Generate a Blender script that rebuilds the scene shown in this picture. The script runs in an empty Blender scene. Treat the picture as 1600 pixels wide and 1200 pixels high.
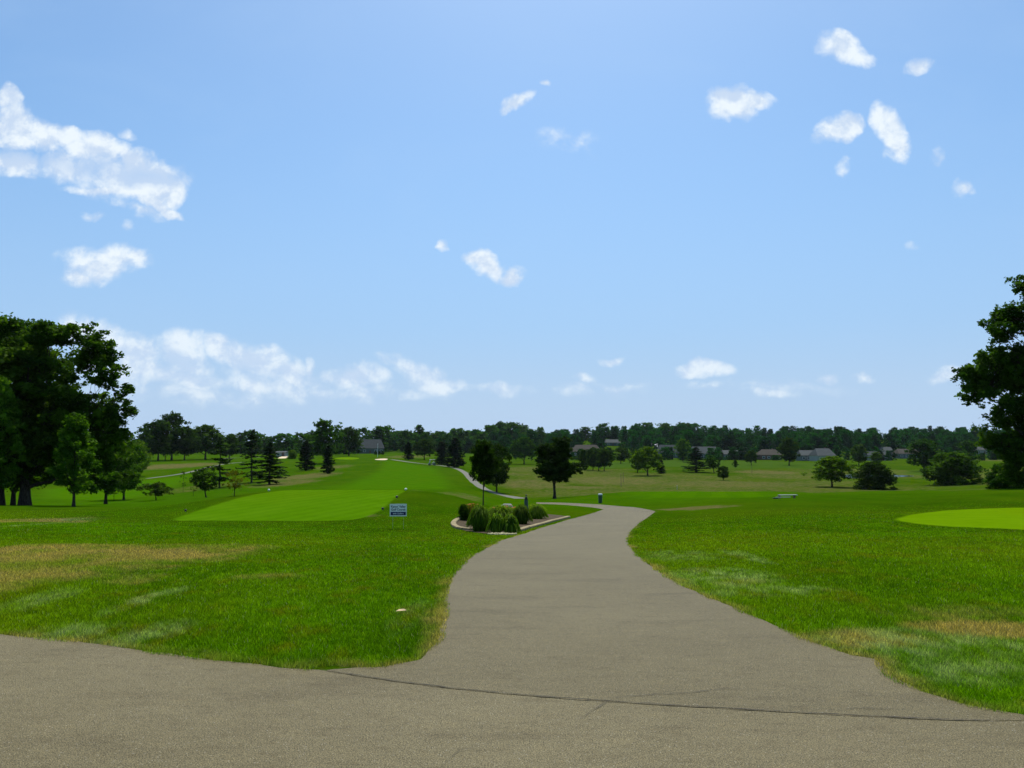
import bpy, bmesh, math, random
import numpy as np
from mathutils import Vector, Matrix

random.seed(7)
RNG = np.random.default_rng(7)
S = bpy.context.scene
COL = S.collection
F = 1256.0; E = 1.7; PITCH = math.atan(90.0 / F)
CP, SP = math.cos(PITCH), math.sin(PITCH)

# ---------------------------------------------------------------- survey: sight lines to world directions
def sight(px, py):
    x = (px - 800) / F; up = (600 - py) / F
    Y = CP - up * SP; Z = SP + up * CP
    return x / Y, Z / Y

# ---------------------------------------------------------------- terrain (height field z(x, y))
COLS = [
 (-700, [(5,1.7),(10,1.75),(15,1.9),(20,2.15),(26,2.45),(35,3.0),(50,3.9),(65,4.9),(80,6.2),(110,8.2),(140,9),(200,9),(260,7.5),(350,7),(500,7),(1000,6),(2000,6),(6000,8)]),
 (0,    [(5,1.7),(10,1.75),(15,1.9),(20,2.15),(26,2.5),(35,3.05),(50,4.0),(62,4.82),(80,6.3),(110,8.3),(140,9),(200,9),(260,7.2),(350,7),(500,7),(1000,6),(2000,6),(6000,8)]),
 (200,  [(5,1.7),(8,1.7),(10,1.77),(15,1.98),(20,2.2),(26,2.55),(35,3.1),(50,4.1),(65,5.05),(80,6.05),(110,8.1),(140,9),(200,8.75),(260,7.1),(300,6.8),(400,7),(500,7),(1000,6),(2000,6),(6000,8)]),
 (400,  [(5,1.7),(7,1.7),(10,1.8),(15,2.07),(20,2.35),(26,2.75),(35,3.35),(50,4.3),(65,5.0),(80,5.75),(110,6.9),(140,7.5),(220,8),(300,7),(400,6.7),(500,7),(1000,6),(2000,6),(6000,8)]),
 (600,  [(5,1.7),(7,1.7),(10,1.83),(15,2.13),(20,2.5),(26,2.9),(35,3.3),(50,3.9),(65,4.6),(80,5.2),(110,6.4),(150,7.2),(220,7.4),(300,7.0),(400,6.9),(500,7.4),(600,5),(700,3),(900,2),(2000,3),(6000,6)]),
 (700,  [(5,1.7),(7,1.7),(10,1.84),(15,2.14),(20,2.5),(26,2.93),(35,3.4),(50,4.0),(65,4.7),(80,5.35),(110,6.6),(150,7.3),(220,7.7),(280,8.0),(350,7.5),(400,7.4),(500,7.6),(600,5),(700,2),(850,-1),(1100,-1),(2000,3),(6000,6)]),
 (800,  [(5,1.7),(7,1.7),(10,1.85),(15,2.15),(20,2.5),(26,2.94),(35,3.5),(50,4.3),(65,5.2),(80,6.0),(110,7.8),(150,8.9),(220,9.8),(300,10.2),(400,10.4),(500,10.3),(560,8.5),(640,4),(720,0.5),(850,-3),(1100,-3),(2000,3),(6000,6)]),
 (1000, [(5,1.7),(7,1.7),(10,1.85),(15,2.12),(20,2.45),(26,2.85),(35,3.45),(50,4.25),(65,5.05),(80,5.55),(95,6.05),(105,6.5),(120,7.9),(150,9.2),(220,9.9),(300,10.1),(400,10.4),(500,10.6),(560,8.5),(640,4),(720,0),(850,-4),(1100,-4),(2000,3),(6000,6)]),
 (1200, [(5,1.7),(7,1.7),(10,1.8),(15,2.0),(20,2.25),(26,2.6),(35,3.15),(50,3.75),(65,4.45),(80,5.1),(95,5.85),(110,7.3),(150,9.0),(220,9.8),(300,9.6),(400,10.0),(500,10.9),(560,8.5),(640,4),(720,0),(850,-4),(1100,-4),(2000,3),(6000,6)]),
 (1400, [(5,1.7),(7,1.7),(10,1.75),(15,1.95),(20,2.2),(26,2.5),(35,2.98),(50,3.5),(65,4.1),(76,4.6),(90,6.0),(120,7.9),(150,9.0),(220,9.6),(300,10.0),(400,10.4),(500,10.9),(560,8.5),(640,4),(720,0),(850,-3.5),(1100,-3.5),(2000,3),(6000,6)]),
 (1600, [(5,1.7),(10,1.72),(15,1.9),(20,2.12),(26,2.45),(35,2.85),(50,3.1),(60,3.5),(80,5),(110,6.9),(130,7.3),(200,9),(300,10),(400,10.4),(500,10.9),(560,8.5),(640,4),(720,0),(850,-3),(1100,-3),(2000,3),(6000,6)]),
 (2300, [(5,1.7),(10,1.72),(15,1.9),(20,2.12),(26,2.4),(35,2.7),(50,3.0),(60,3.4),(80,5),(110,6.9),(130,7.3),(200,9),(300,10),(400,10.4),(500,10.9),(560,8.5),(640,4),(720,0),(850,-3),(1100,-3),(2000,3),(6000,6)]),
]
LD0, LD1, NLD = math.log(4.0), math.log(6000.0), 900
def pchip(xs, ys, q):
    xs = np.array(xs, float); ys = np.array(ys, float)
    h = np.diff(xs); dl = np.diff(ys) / h
    m = np.zeros(len(xs)); m[0] = dl[0]; m[-1] = dl[-1]
    for i in range(1, len(xs) - 1):
        if dl[i-1] * dl[i] > 0:
            w1 = 2*h[i] + h[i-1]; w2 = h[i] + 2*h[i-1]
            m[i] = (w1 + w2) / (w1/dl[i-1] + w2/dl[i])
    q = np.clip(q, xs[0], xs[-1]); i = np.clip(np.searchsorted(xs, q) - 1, 0, len(xs) - 2)
    t = (q - xs[i]) / h[i]
    return ((2*t**3-3*t**2+1)*ys[i] + (t**3-2*t**2+t)*h[i]*m[i] + (-2*t**3+3*t**2)*ys[i+1] + (t**3-t**2)*h[i]*m[i+1])
ldq = np.linspace(LD0, LD1, NLD)
ctab = np.array([pchip([math.log(max(4.0, a)) for a, _ in c], [b for _, b in c], ldq) for _, c in COLS])
cu = np.array([(c[0] - 800) / F for c in COLS])
UQ = np.linspace(cu[0], cu[-1], 400)
TAB = np.array([pchip(cu, ctab[:, k], UQ) for k in range(NLD)]).T       # [u, ld]
def H_at(u, d):
    fu = np.clip((u - UQ[0]) / (UQ[-1] - UQ[0]) * (len(UQ) - 1), 0, len(UQ) - 1.001)
    fd = np.clip((np.log(np.maximum(d, 4.0)) - LD0) / (LD1 - LD0) * (NLD - 1), 0, NLD - 1.001)
    i = fu.astype(int); j = fd.astype(int); a = fu - i; b = fd - j
    return ((1-a)*(1-b)*TAB[i, j] + a*(1-b)*TAB[i+1, j] + (1-a)*b*TAB[i, j+1] + a*b*TAB[i+1, j+1])

# polygons ---------------------------------------------------------
def smooth(pts, n=6, closed=True):
    P = np.array(pts, float); m = len(P); out = []
    rng = range(m) if closed else range(m - 1)
    for i in rng:
        if closed: p0, p1, p2, p3 = P[i-1], P[i], P[(i+1) % m], P[(i+2) % m]
        else: p0, p1, p2, p3 = P[max(i-1, 0)], P[i], P[i+1], P[min(i+2, m-1)]
        for k in range(n):
            t = k / n
            out.append(0.5*((2*p1) + (-p0+p2)*t + (2*p0-5*p1+4*p2-p3)*t*t + (-p0+3*p1-3*p2+p3)*t**3))
    if not closed: out.append(P[-1])
    return np.array(out)
def poly_sd(X, Y, P):
    """signed distance, positive inside"""
    best = np.full(X.shape, 1e18); inside = np.zeros(X.shape, bool); n = len(P)
    for i in range(n):
        x1, y1 = P[i]; x2, y2 = P[(i+1) % n]
        dx, dy = x2-x1, y2-y1; L = dx*dx+dy*dy + 1e-12
        t = np.clip(((X-x1)*dx+(Y-y1)*dy)/L, 0, 1)
        best = np.minimum(best, (X-x1-t*dx)**2+(Y-y1-t*dy)**2)
        c = ((y1 > Y) != (y2 > Y))
        with np.errstate(divide='ignore', invalid='ignore'):
            xi = (x2-x1)*(Y-y1)/(y2-y1+1e-15)+x1
        inside ^= c & (X < xi)
    d = np.sqrt(best)
    return np.where(inside, d, -d)
def line_dist(X, Y, P):
    best = np.full(X.shape, 1e18)
    for i in range(len(P)-1):
        x1, y1 = P[i]; x2, y2 = P[i+1]
        dx, dy = x2-x1, y2-y1; L = dx*dx+dy*dy + 1e-12
        t = np.clip(((X-x1)*dx+(Y-y1)*dy)/L, 0, 1)
        best = np.minimum(best, (X-x1-t*dx)**2+(Y-y1-t*dy)**2)
    return np.sqrt(best)
def sstep(a, b, x):
    t = np.clip((x-a)/(b-a), 0, 1); return t*t*(3-2*t)

# raised level tee: the plateau stands 2.97 below the eye
TEE_H = 2.97
def on_level(px, py, h):
    u, w = sight(px, py); d = h / -w; return (u*d, d)
TEE = np.array([on_level(*p, TEE_H) for p in
    [(268,813),(330,814),(430,814.5),(500,814.5),(548,813),(575,808),(598,798),(613,785),(626,773),(634,766.5),(600,765.3),(520,765.2),(450,766),(420,769),(380,776),(340,787),(300,800)]])
TEE = smooth(TEE, 4)

def vnoise(X, Y, s, seed=0):
    """cheap smooth noise -1..1"""
    a = X/s; b = Y/s; r = 0
    for k, (fx, fy, ph) in enumerate([(1.0,0.3,0.1),(-0.4,1.1,1.7),(0.8,-0.9,3.1),(1.9,1.3,0.7),(-2.3,1.1,2.2),(1.2,-2.7,4.0)]):
        r = r + np.sin(fx*a+fy*b+ph+seed*1.37*(k+1)) / (1+0.35*k)
    return r/3.0
def terrain(X, Y):
    X = np.asarray(X, float); Y = np.asarray(Y, float)
    d = np.maximum(Y, 1.0); u = X/d
    z = E - H_at(u, d)
    amp = np.clip((d-9)/60, 0, 1)*0.10
    z = z + amp*vnoise(X, Y, 9.0) + amp*0.35*vnoise(X, Y, 3.1, 3)
    near = np.clip((d-5)/6, 0, 1)
    z = z + near*0.012*vnoise(X, Y, 0.9, 5)
    sd = poly_sd(X.ravel(), Y.ravel(), TEE).reshape(X.shape)
    k = np.where(X > -12*Y/50, sstep(-8.0, -0.1, sd), sstep(-5.5, -0.1, sd)); k = sstep(-7.0, -0.1, sd)
    tz = E - TEE_H + 0*X
    z = z*(1-k) + tz*k
    return z
def hz(x, y): return float(terrain(np.array([x]), np.array([y]))[0])
def hit(px, py, dmin=4.2, dmax=1500):
    u, w = sight(px, py)
    d = np.exp(np.linspace(math.log(dmin), math.log(dmax), 2500))
    zt = terrain(u*d, d); zr = E + w*d
    k = np.where(zr <= zt)[0]
    if len(k) == 0: i = int(np.argmin(zr-zt))
    else: i = k[0]
    if i == 0: return (u*d[0], d[0], zt[0])
    a, b = (zr-zt)[i-1], (zr-zt)[i]
    t = a/(a-b) if a != b else 0; t = min(max(t, 0), 1)
    dd = d[i-1]*(1-t)+d[i]*t
    return (u*dd, dd, hz(u*dd, dd))
def at(px, d):
    u, _ = sight(px, 700); return (u*d, d, hz(u*d, d))

# ---------------------------------------------------------------- object helpers
def link(o, parent=None):
    COL.objects.link(o)
    if parent is not None: o.parent = parent
    return o
def tag(o, label=None, cat=None, group=None, kind=None):
    if label: o['label'] = label
    if cat: o['category'] = cat
    if group: o['group'] = group
    if kind: o['kind'] = kind
    return o
def mesh_np(name, V, Fc, mat=None, attrs=None, smooth_=False, nper=None):
    me = bpy.data.meshes.new(name)
    V = np.asarray(V, np.float32); Fc = np.asarray(Fc, np.int32)
    n = Fc.shape[1]
    me.vertices.add(len(V)); me.vertices.foreach_set('co', V.ravel())
    me.loops.add(Fc.size); me.loops.foreach_set('vertex_index', Fc.ravel())
    me.polygons.add(len(Fc)); me.polygons.foreach_set('loop_start', np.arange(0, Fc.size, n, dtype=np.int32))
    me.update(calc_edges=True)
    if smooth_: me.polygons.foreach_set('use_smooth', np.ones(len(Fc), bool))
    for k, a in (attrs or {}).items():
        at_ = me.attributes.new(k, 'FLOAT', 'POINT'); at_.data.foreach_set('value', np.asarray(a, np.float32))
    if mat: me.materials.append(mat)
    return me
def empty(name, loc, rz=0, scale=(1,1,1)):
    o = bpy.data.objects.new(name, None); o.empty_display_size = 0.3
    o.location = loc; o.rotation_euler = (0, 0, rz); o.scale = scale
    return link(o)
class MB:
    def __init__(self): self.bm = bmesh.new()
    def box(self, c, s, rot=None, bevel=0):
        M = Matrix.Translation(c) @ (rot.to_4x4() if rot else Matrix.Identity(4)) @ Matrix.Diagonal((*s, 1))
        r = bmesh.ops.create_cube(self.bm, size=1, matrix=M)
        if bevel:
            es = list({e for v in r['verts'] for e in v.link_edges})
            bmesh.ops.bevel(self.bm, geom=es, offset=bevel, segments=2, affect='EDGES')
        return self
    def cyl(self, a, b, r1, r2=None, n=12):
        a = Vector(a); b = Vector(b); d = b-a; r2 = r1 if r2 is None else r2
        M = Matrix.Translation((a+b)/2) @ d.to_track_quat('Z', 'Y').to_matrix().to_4x4()
        bmesh.ops.create_cone(self.bm, cap_ends=True, segments=n, radius1=r1, radius2=r2, depth=d.length, matrix=M); return self
    def ball(self, c, r, s=(1,1,1), n=12):
        M = Matrix.Translation(c) @ Matrix.Diagonal((*s, 1))
        bmesh.ops.create_uvsphere(self.bm, u_segments=n, v_segments=max(6, n*2//3), radius=r, matrix=M); return self
    def prism(self, pts, y0, y1):
        """outline pts (x,z) extruded along y"""
        a = [self.bm.verts.new((x, y0, z)) for x, z in pts]; b = [self.bm.verts.new((x, y1, z)) for x, z in pts]
        self.bm.faces.new(a); self.bm.faces.new(b[::-1]); n = len(pts)
        for i in range(n): self.bm.faces.new((a[i], b[i], b[(i+1) % n], a[(i+1) % n]))
        return self
    def build(self, name, mat, parent=None, sm=False, loc=None):
        bmesh.ops.recalc_face_normals(self.bm, faces=self.bm.faces[:])
        me = bpy.data.meshes.new(name); self.bm.to_mesh(me); self.bm.free()
        if sm:
            for p in me.polygons: p.use_smooth = True
        me.materials.append(mat); o = bpy.data.objects.new(name, me)
        if loc is not None: o.location = loc
        return link(o, parent)

# ---------------------------------------------------------------- materials
def newmat(name):
    m = bpy.data.materials.new(name); m.use_nodes = True; nt = m.node_tree
    for n in list(nt.nodes): nt.nodes.remove(n)
    out = nt.nodes.new('ShaderNodeOutputMaterial'); return m, nt, out
class N:
    """tiny node builder"""
    def __init__(s, nt): s.nt = nt
    def new(s, t, **k):
        n = s.nt.nodes.new(t)
        for a, b in k.items(): setattr(n, a, b)
        return n
    def put(s, sock, v):
        if isinstance(v, bpy.types.NodeSocket): s.nt.links.new(v, sock)
        elif v is not None: sock.default_value = v
    def math(s, op, a, b=None, c=None, clamp=False):
        n = s.new('ShaderNodeMath', operation=op, use_clamp=clamp); s.put(n.inputs[0], a)
        if b is not None: s.put(n.inputs[1], b)
        if c is not None: s.put(n.inputs[2], c)
        return n.outputs[0]
    def mix(s, f, a, b, mode='MIX'):
        n = s.new('ShaderNodeMix', data_type='RGBA', blend_type=mode); s.put(n.inputs[0], f); s.put(n.inputs[6], a); s.put(n.inputs[7], b); return n.outputs[2]
    def noise(s, vec, scale, detail=4, rough=0.55, dist=0, out=0):
        n = s.new('ShaderNodeTexNoise'); s.put(n.inputs['Vector'], vec); n.inputs['Scale'].default_value = scale
        n.inputs['Detail'].default_value = detail; n.inputs['Roughness'].default_value = rough; n.inputs['Distortion'].default_value = dist
        return n.outputs[out]
    def ramp(s, f, lo, hi, a=0.0, b=1.0):
        n = s.new('ShaderNodeMapRange', interpolation_type='SMOOTHSTEP'); s.put(n.inputs[0], f)
        n.inputs[1].default_value = lo; n.inputs[2].default_value = hi; n.inputs[3].default_value = a; n.inputs[4].default_value = b
        return n.outputs[0]
    def attr(s, name): return s.new('ShaderNodeAttribute', attribute_name=name).outputs['Fac']
    def pos(s): return s.new('ShaderNodeNewGeometry').outputs['Position']
    def map(s, v, scale=(1,1,1), loc=(0,0,0), rot=(0,0,0), vt='POINT'):
        n = s.new('ShaderNodeMapping', vector_type=vt); s.put(n.inputs[0], v)
        n.inputs[1].default_value = loc; n.inputs[2].default_value = rot; n.inputs[3].default_value = scale; return n.outputs[0]
    def bsdf(s, col, rough=0.8, spec=0.2, metal=0.0, normal=None, trans=0):
        n = s.new('ShaderNodeBsdfPrincipled'); s.put(n.inputs['Base Color'], col); s.put(n.inputs['Roughness'], rough)
        n.inputs['Specular IOR Level'].default_value = spec; n.inputs['Metallic'].default_value = metal
        if normal is not None: s.put(n.inputs['Normal'], normal)
        return n.outputs[0]
    def bump(s, h, strength, dist):
        n = s.new('ShaderNodeBump'); s.put(n.inputs['Height'], h); n.inputs['Strength'].default_value = strength; n.inputs['Distance'].default_value = dist
        return n.outputs[0]
def C(r, g, b): return (r, g, b, 1)

def matte(n, col, normal=None, rough=0.6):
    d = n.new('ShaderNodeBsdfDiffuse'); n.put(d.inputs[0], col); d.inputs[1].default_value = rough
    if normal is not None: n.put(d.inputs['Normal'], normal)
    return d.outputs[0]
def simple(name, col, rough=0.7, spec=0.3, metal=0, var=0.12, scale=6.0):
    m, nt, out = newmat(name); n = N(nt)
    tc = n.new('ShaderNodeTexCoord').outputs['Object']
    f = n.noise(tc, scale, 5)
    c = n.mix(n.ramp(f, 0.3, 0.7), C(*[x*(1-var) for x in col]), C(*[min(1, x*(1+var)) for x in col]))
    nt.links.new(n.bsdf(c, rough, spec, metal), out.inputs[0]); return m

def turf_colour(n, p):
    """lawn colour from world position and the mesh's dry / pale / lush attributes"""
    flat = n.map(p, scale=(1, 0.55, 0))
    big = n.noise(flat, 0.11, 3); mid = n.noise(flat, 0.55, 5, 0.6); fine = n.noise(n.map(p, scale=(1,1,0)), 9, 4, 0.7)
    speck = n.noise(n.map(p, scale=(1,1,0)), 55, 3, 0.8)
    c = n.mix(n.ramp(mid, 0.32, 0.68), C(*G_DARK), C(*G_MID))
    c = n.mix(n.ramp(big, 0.40, 0.62, 0, 0.85), c, C(*G_OLIVE))
    m2 = n.noise(n.map(p, scale=(1,0.5,0), loc=(7,3,0)), 1.9, 6, 0.68); m3 = n.noise(n.map(p, scale=(1,0.7,0), loc=(17,9,0)), 4.5, 5, 0.7)
    c = n.mix(n.ramp(m2, 0.50, 0.66, 0, 0.85), c, C(*G_BROWN)); c = n.mix(n.ramp(m3, 0.52, 0.68, 0, 0.75), c, C(*G_YEL))
    c = n.mix(n.ramp(m3, 0.32, 0.48, 0.9, 0), c, n.mix(1.0, c, C(0.5,0.62,0.6), 'MULTIPLY'))
    c = n.mix(n.ramp(fine, 0.48, 0.78, 0, 0.5), c, C(*G_LITE))
    c = n.mix(n.math('MULTIPLY', n.attr('lush'), 0.8), c, n.mix(n.ramp(mid, 0.3, 0.7), C(*G_LUSH), C(*G_LUSH2)))
    drym = n.math('MULTIPLY_ADD', n.math('SUBTRACT', n.noise(flat, 1.3, 5, 0.65), 0.5), 2.3, n.attr('dry'))
    drym = n.math('MULTIPLY_ADD', n.math('SUBTRACT', n.noise(n.map(p, scale=(1,0.8,0), loc=(3,1,0)), 0.45, 4, 0.6), 0.5), 1.8, drym)
    drym = n.math('MULTIPLY', n.ramp(drym, 0.05, 1.15, 0, 0.9), n.ramp(n.attr('dry'), 0.0, 0.35))
    c = n.mix(drym, c, n.mix(n.ramp(fine, 0.3, 0.7), C(*G_DRY), C(*G_DRY2)))
    pm = n.math('MULTIPLY', n.attr('pale'), n.ramp(n.noise(n.map(p, scale=(1.6,1,0), rot=(0,0,0.5)), 2.2, 5, 0.7), 0.38, 0.66))
    c = n.mix(pm, c, C(*G_PALE))
    c = n.mix(n.ramp(speck, 0.35, 0.62, 0.45, 0.0), c, n.mix(1.0, c, C(0.35,0.38,0.3), 'MULTIPLY'))
    return c, fine, speck
G_BROWN=(0.082,0.102,0.004); G_YEL=(0.098,0.190,0.005); G_DARK=(0.036,0.094,0.0010); G_MID=(0.058,0.142,0.0012); G_OLIVE=(0.092,0.150,0.003); G_LITE=(0.076,0.182,0.003)
G_LUSH=(0.052,0.158,0.001); G_LUSH2=(0.072,0.190,0.0015); G_DRY=(0.155,0.134,0.034); G_DRY2=(0.255,0.215,0.088); G_PALE=(0.20,0.27,0.12)

def turf_mat():
    m, nt, out = newmat('turf'); n = N(nt); p = n.pos()
    c, fine, speck = turf_colour(n, p)
    b = n.bump(n.math('ADD', speck, n.math('MULTIPLY', fine, 1.5)), 0.9, 0.03)
    nt.links.new(matte(n, c, b), out.inputs[0]); return m
def blade_mat():
    m, nt, out = newmat('grass_blades'); n = N(nt); p = n.pos()
    c, fine, speck = turf_colour(n, p)
    r = n.attr('rnd')
    c = n.mix(n.ramp(r, 0.0, 1.0), n.mix(1.0, c, C(1.4,1.35,1.0), 'MULTIPLY'), n.mix(1.0, c, C(4.6,4.0,2.2), 'MULTIPLY'))
    c = n.mix(n.ramp(r, 0.985, 0.99), c, C(0.36,0.38,0.16))
    d = n.new('ShaderNodeBsdfDiffuse'); n.put(d.inputs[0], c)
    t = n.new('ShaderNodeBsdfTranslucent'); n.put(t.inputs[0], c)
    x = n.new('ShaderNodeMixShader'); x.inputs[0].default_value = 0.4
    nt.links.new(d.outputs[0], x.inputs[1]); nt.links.new(t.outputs[0], x.inputs[2])
    nt.links.new(x.outputs[0], out.inputs[0]); return m
def mown_mat(name, a, b, edge=0.3, stripe=0.0):
    m, nt, out = newmat(name); n = N(nt); p = n.pos()
    flat = n.map(p, scale=(1,0.6,0))
    c = n.mix(n.ramp(n.noise(flat, 0.5, 5, 0.6), 0.3, 0.7), C(*a), C(*b))
    c = n.mix(n.ramp(n.noise(flat, 0.09, 3), 0.45, 0.75, 0, 0.4), c, C(a[0]*1.5, a[1]*1.02, a[2]*1.6))
    sp = n.noise(n.map(p, scale=(1,1,0)), 40, 3, 0.8)
    c = n.mix(n.ramp(sp, 0.3, 0.7, 0.28, 0), c, n.mix(1.0, c, C(0.5,0.55,0.5), 'MULTIPLY'))
    c = n.mix(n.ramp(n.noise(n.map(p, scale=(1,0.5,0)), 2.2, 6, 0.7), 0.34, 0.52, 0.35, 0), c, n.mix(1.0, c, C(0.62,0.72,0.7), 'MULTIPLY'))
    if stripe:
        wv = n.new('ShaderNodeTexWave'); n.put(wv.inputs['Vector'], n.map(p, rot=(0,0,0.25), scale=(1,1,0))); wv.inputs['Scale'].default_value = stripe; wv.inputs['Distortion'].default_value = 0.6
        c = n.mix(n.ramp(wv.outputs['Fac'], 0.4, 0.6, 0, 0.28), c, n.mix(1.0, c, C(0.6,0.75,0.6), 'MULTIPLY'))
    tc_, _, _ = turf_colour(n, p)
    e = n.math('ADD', n.math('DIVIDE', n.attr('edge'), edge), n.math('MULTIPLY', n.math('SUBTRACT', n.noise(n.map(p, scale=(1,1,0)), 0.8/edge, 4, 0.7), 0.5), 1.2))
    c = n.mix(n.ramp(e, 0.0, 1.0), tc_, c)
    nt.links.new(matte(n, c, n.bump(sp, 0.5, 0.01)), out.inputs[0]); return m
def asphalt_mat(name, a, b, scale=1.0):
    m, nt, out = newmat(name); n = N(nt); p = n.pos(); flat = n.map(p, scale=(1,1,0))
    c = n.mix(n.ramp(n.noise(flat, 0.35, 4), 0.3, 0.7), C(*a), C(*b))
    stain = n.noise(n.map(p, scale=(0.5,1.5,0), rot=(0,0,0.4)), 1.1, 6, 0.7)
    c = n.mix(n.ramp(stain, 0.50, 0.70, 0, 0.42), c, C(a[0]*0.55, a[1]*0.52, a[2]*0.48))
    g = n.noise(flat, 115*scale, 2, 0.8); g2 = n.noise(flat, 210*scale, 2, 0.6)
    c = n.mix(n.ramp(g, 0.40, 0.60, 0.95, 0), c, n.mix(1.0, c, C(0.28,0.27,0.24), 'MULTIPLY')); c = n.mix(n.ramp(g2, 0.48, 0.62, 0, 0.9), c, n.mix(1.0, c, C(2.3,2.15,1.8), 'MULTIPLY'))
    vo = n.new('ShaderNodeTexVoronoi'); n.put(vo.inputs['Vector'], flat); vo.inputs['Scale'].default_value = 75*scale
    sepc = n.new('ShaderNodeSeparateColor'); nt.links.new(vo.outputs['Color'], sepc.inputs[0])
    chip = n.math('MULTIPLY', n.math('LESS_THAN', vo.outputs['Distance'], 0.32), n.math('GREATER_THAN', sepc.outputs[0], 0.86))
    c = n.mix(n.math('MULTIPLY', chip, n.math('MULTIPLY_ADD', sepc.outputs[1], 0.5, 0.05)), c, C(0.48,0.45,0.36))
    g3 = n.noise(flat, 26, 5, 0.75); g4 = n.noise(n.map(p, scale=(0.4,1,0), rot=(0,0,0.25)), 9, 6, 0.75)
    c = n.mix(n.ramp(g3, 0.38, 0.54, 0.45, 0), c, n.mix(1.0, c, C(0.55,0.54,0.5), 'MULTIPLY')); c = n.mix(n.ramp(g4, 0.52, 0.66, 0, 0.35), c, n.mix(1.0, c, C(1.35,1.3,1.2), 'MULTIPLY')); c = n.mix(n.ramp(g4, 0.36, 0.48, 0.4, 0), c, n.mix(1.0, c, C(0.62,0.58,0.5), 'MULTIPLY'))
    br = n.ramp(n.noise(flat, 22, 3, 0.7), 0.55, 0.72, 0, 0.35)
    c = n.mix(br, c, C(a[0]*0.75, a[1]*0.62, a[2]*0.42))
    b_ = n.bump(n.math('ADD', g, n.math('MULTIPLY', chip, 0.6)), 0.8, 0.006)
    nt.links.new(n.bsdf(c, 0.60, 0.08, normal=b_), out.inputs[0]); return m
def leaf_mat(name, dark, lite, transl=0.35):
    m, nt, out = newmat(name); n = N(nt)
    t = n.attr('tint'); oc = n.new('ShaderNodeObjectInfo').outputs['Color']
    c = n.mix(n.ramp(t, 0.0, 1.0), C(*dark), C(*lite)); c = n.mix(1.0, c, oc, 'MULTIPLY')
    d = n.new('ShaderNodeBsdfDiffuse'); n.put(d.inputs[0], c)
    tr = n.new('ShaderNodeBsdfTranslucent'); n.put(tr.inputs[0], n.mix(1.0, c, C(1.2,1.3,0.7), 'MULTIPLY'))
    x = n.new('ShaderNodeMixShader'); x.inputs[0].default_value = transl
    nt.links.new(d.outputs[0], x.inputs[1]); nt.links.new(tr.outputs[0], x.inputs[2])
    g = n.new('ShaderNodeBsdfGlossy'); g.inputs['Roughness'].default_value = 0.55; g.inputs[0].default_value = C(0.5,0.5,0.5)
    y = n.new('ShaderNodeMixShader'); y.inputs[0].default_value = 0.008
    nt.links.new(x.outputs[0], y.inputs[1]); nt.links.new(g.outputs[0], y.inputs[2])
    nt.links.new(y.outputs[0], out.inputs[0]); return m
def bark_mat():
    m, nt, out = newmat('bark'); n = N(nt); tc = n.new('ShaderNodeTexCoord').outputs['Object']
    f = n.noise(n.map(tc, scale=(6,6,1.2)), 3, 6, 0.7)
    c = n.mix(n.ramp(f, 0.35, 0.65), C(0.018,0.014,0.010), C(0.075,0.062,0.045))
    nt.links.new(n.bsdf(c, 0.95, 0.1, normal=n.bump(f, 0.8, 0.03)), out.inputs[0]); return m
def water_mat():
    m, nt, out = newmat('pond_water'); n = N(nt)
    f = n.noise(n.map(n.pos(), scale=(1,0.4,1)), 2.0, 3)
    nt.links.new(n.bsdf(C(0.02,0.05,0.07), 0.06, 0.6, normal=n.bump(f, 0.15, 0.02)), out.inputs[0]); return m
def shingle_mat(name, col):
    m, nt, out = newmat(name); n = N(nt); tc = n.new('ShaderNodeTexCoord').outputs['Object']
    b = n.new('ShaderNodeTexBrick'); n.put(b.inputs['Vector'], n.map(tc, rot=(math.pi/2,0,0)))
    b.inputs['Scale'].default_value = 1.0; b.inputs['Brick Width'].default_value = 0.9; b.inputs['Row Height'].default_value = 0.3
    b.inputs['Color1'].default_value = C(*col); b.inputs['Color2'].default_value = C(*[x*0.8 for x in col]); b.inputs['Mortar'].default_value = C(*[x*0.5 for x in col])
    nt.links.new(n.bsdf(b.outputs[0], 0.9, 0.1), out.inputs[0]); return m

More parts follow.
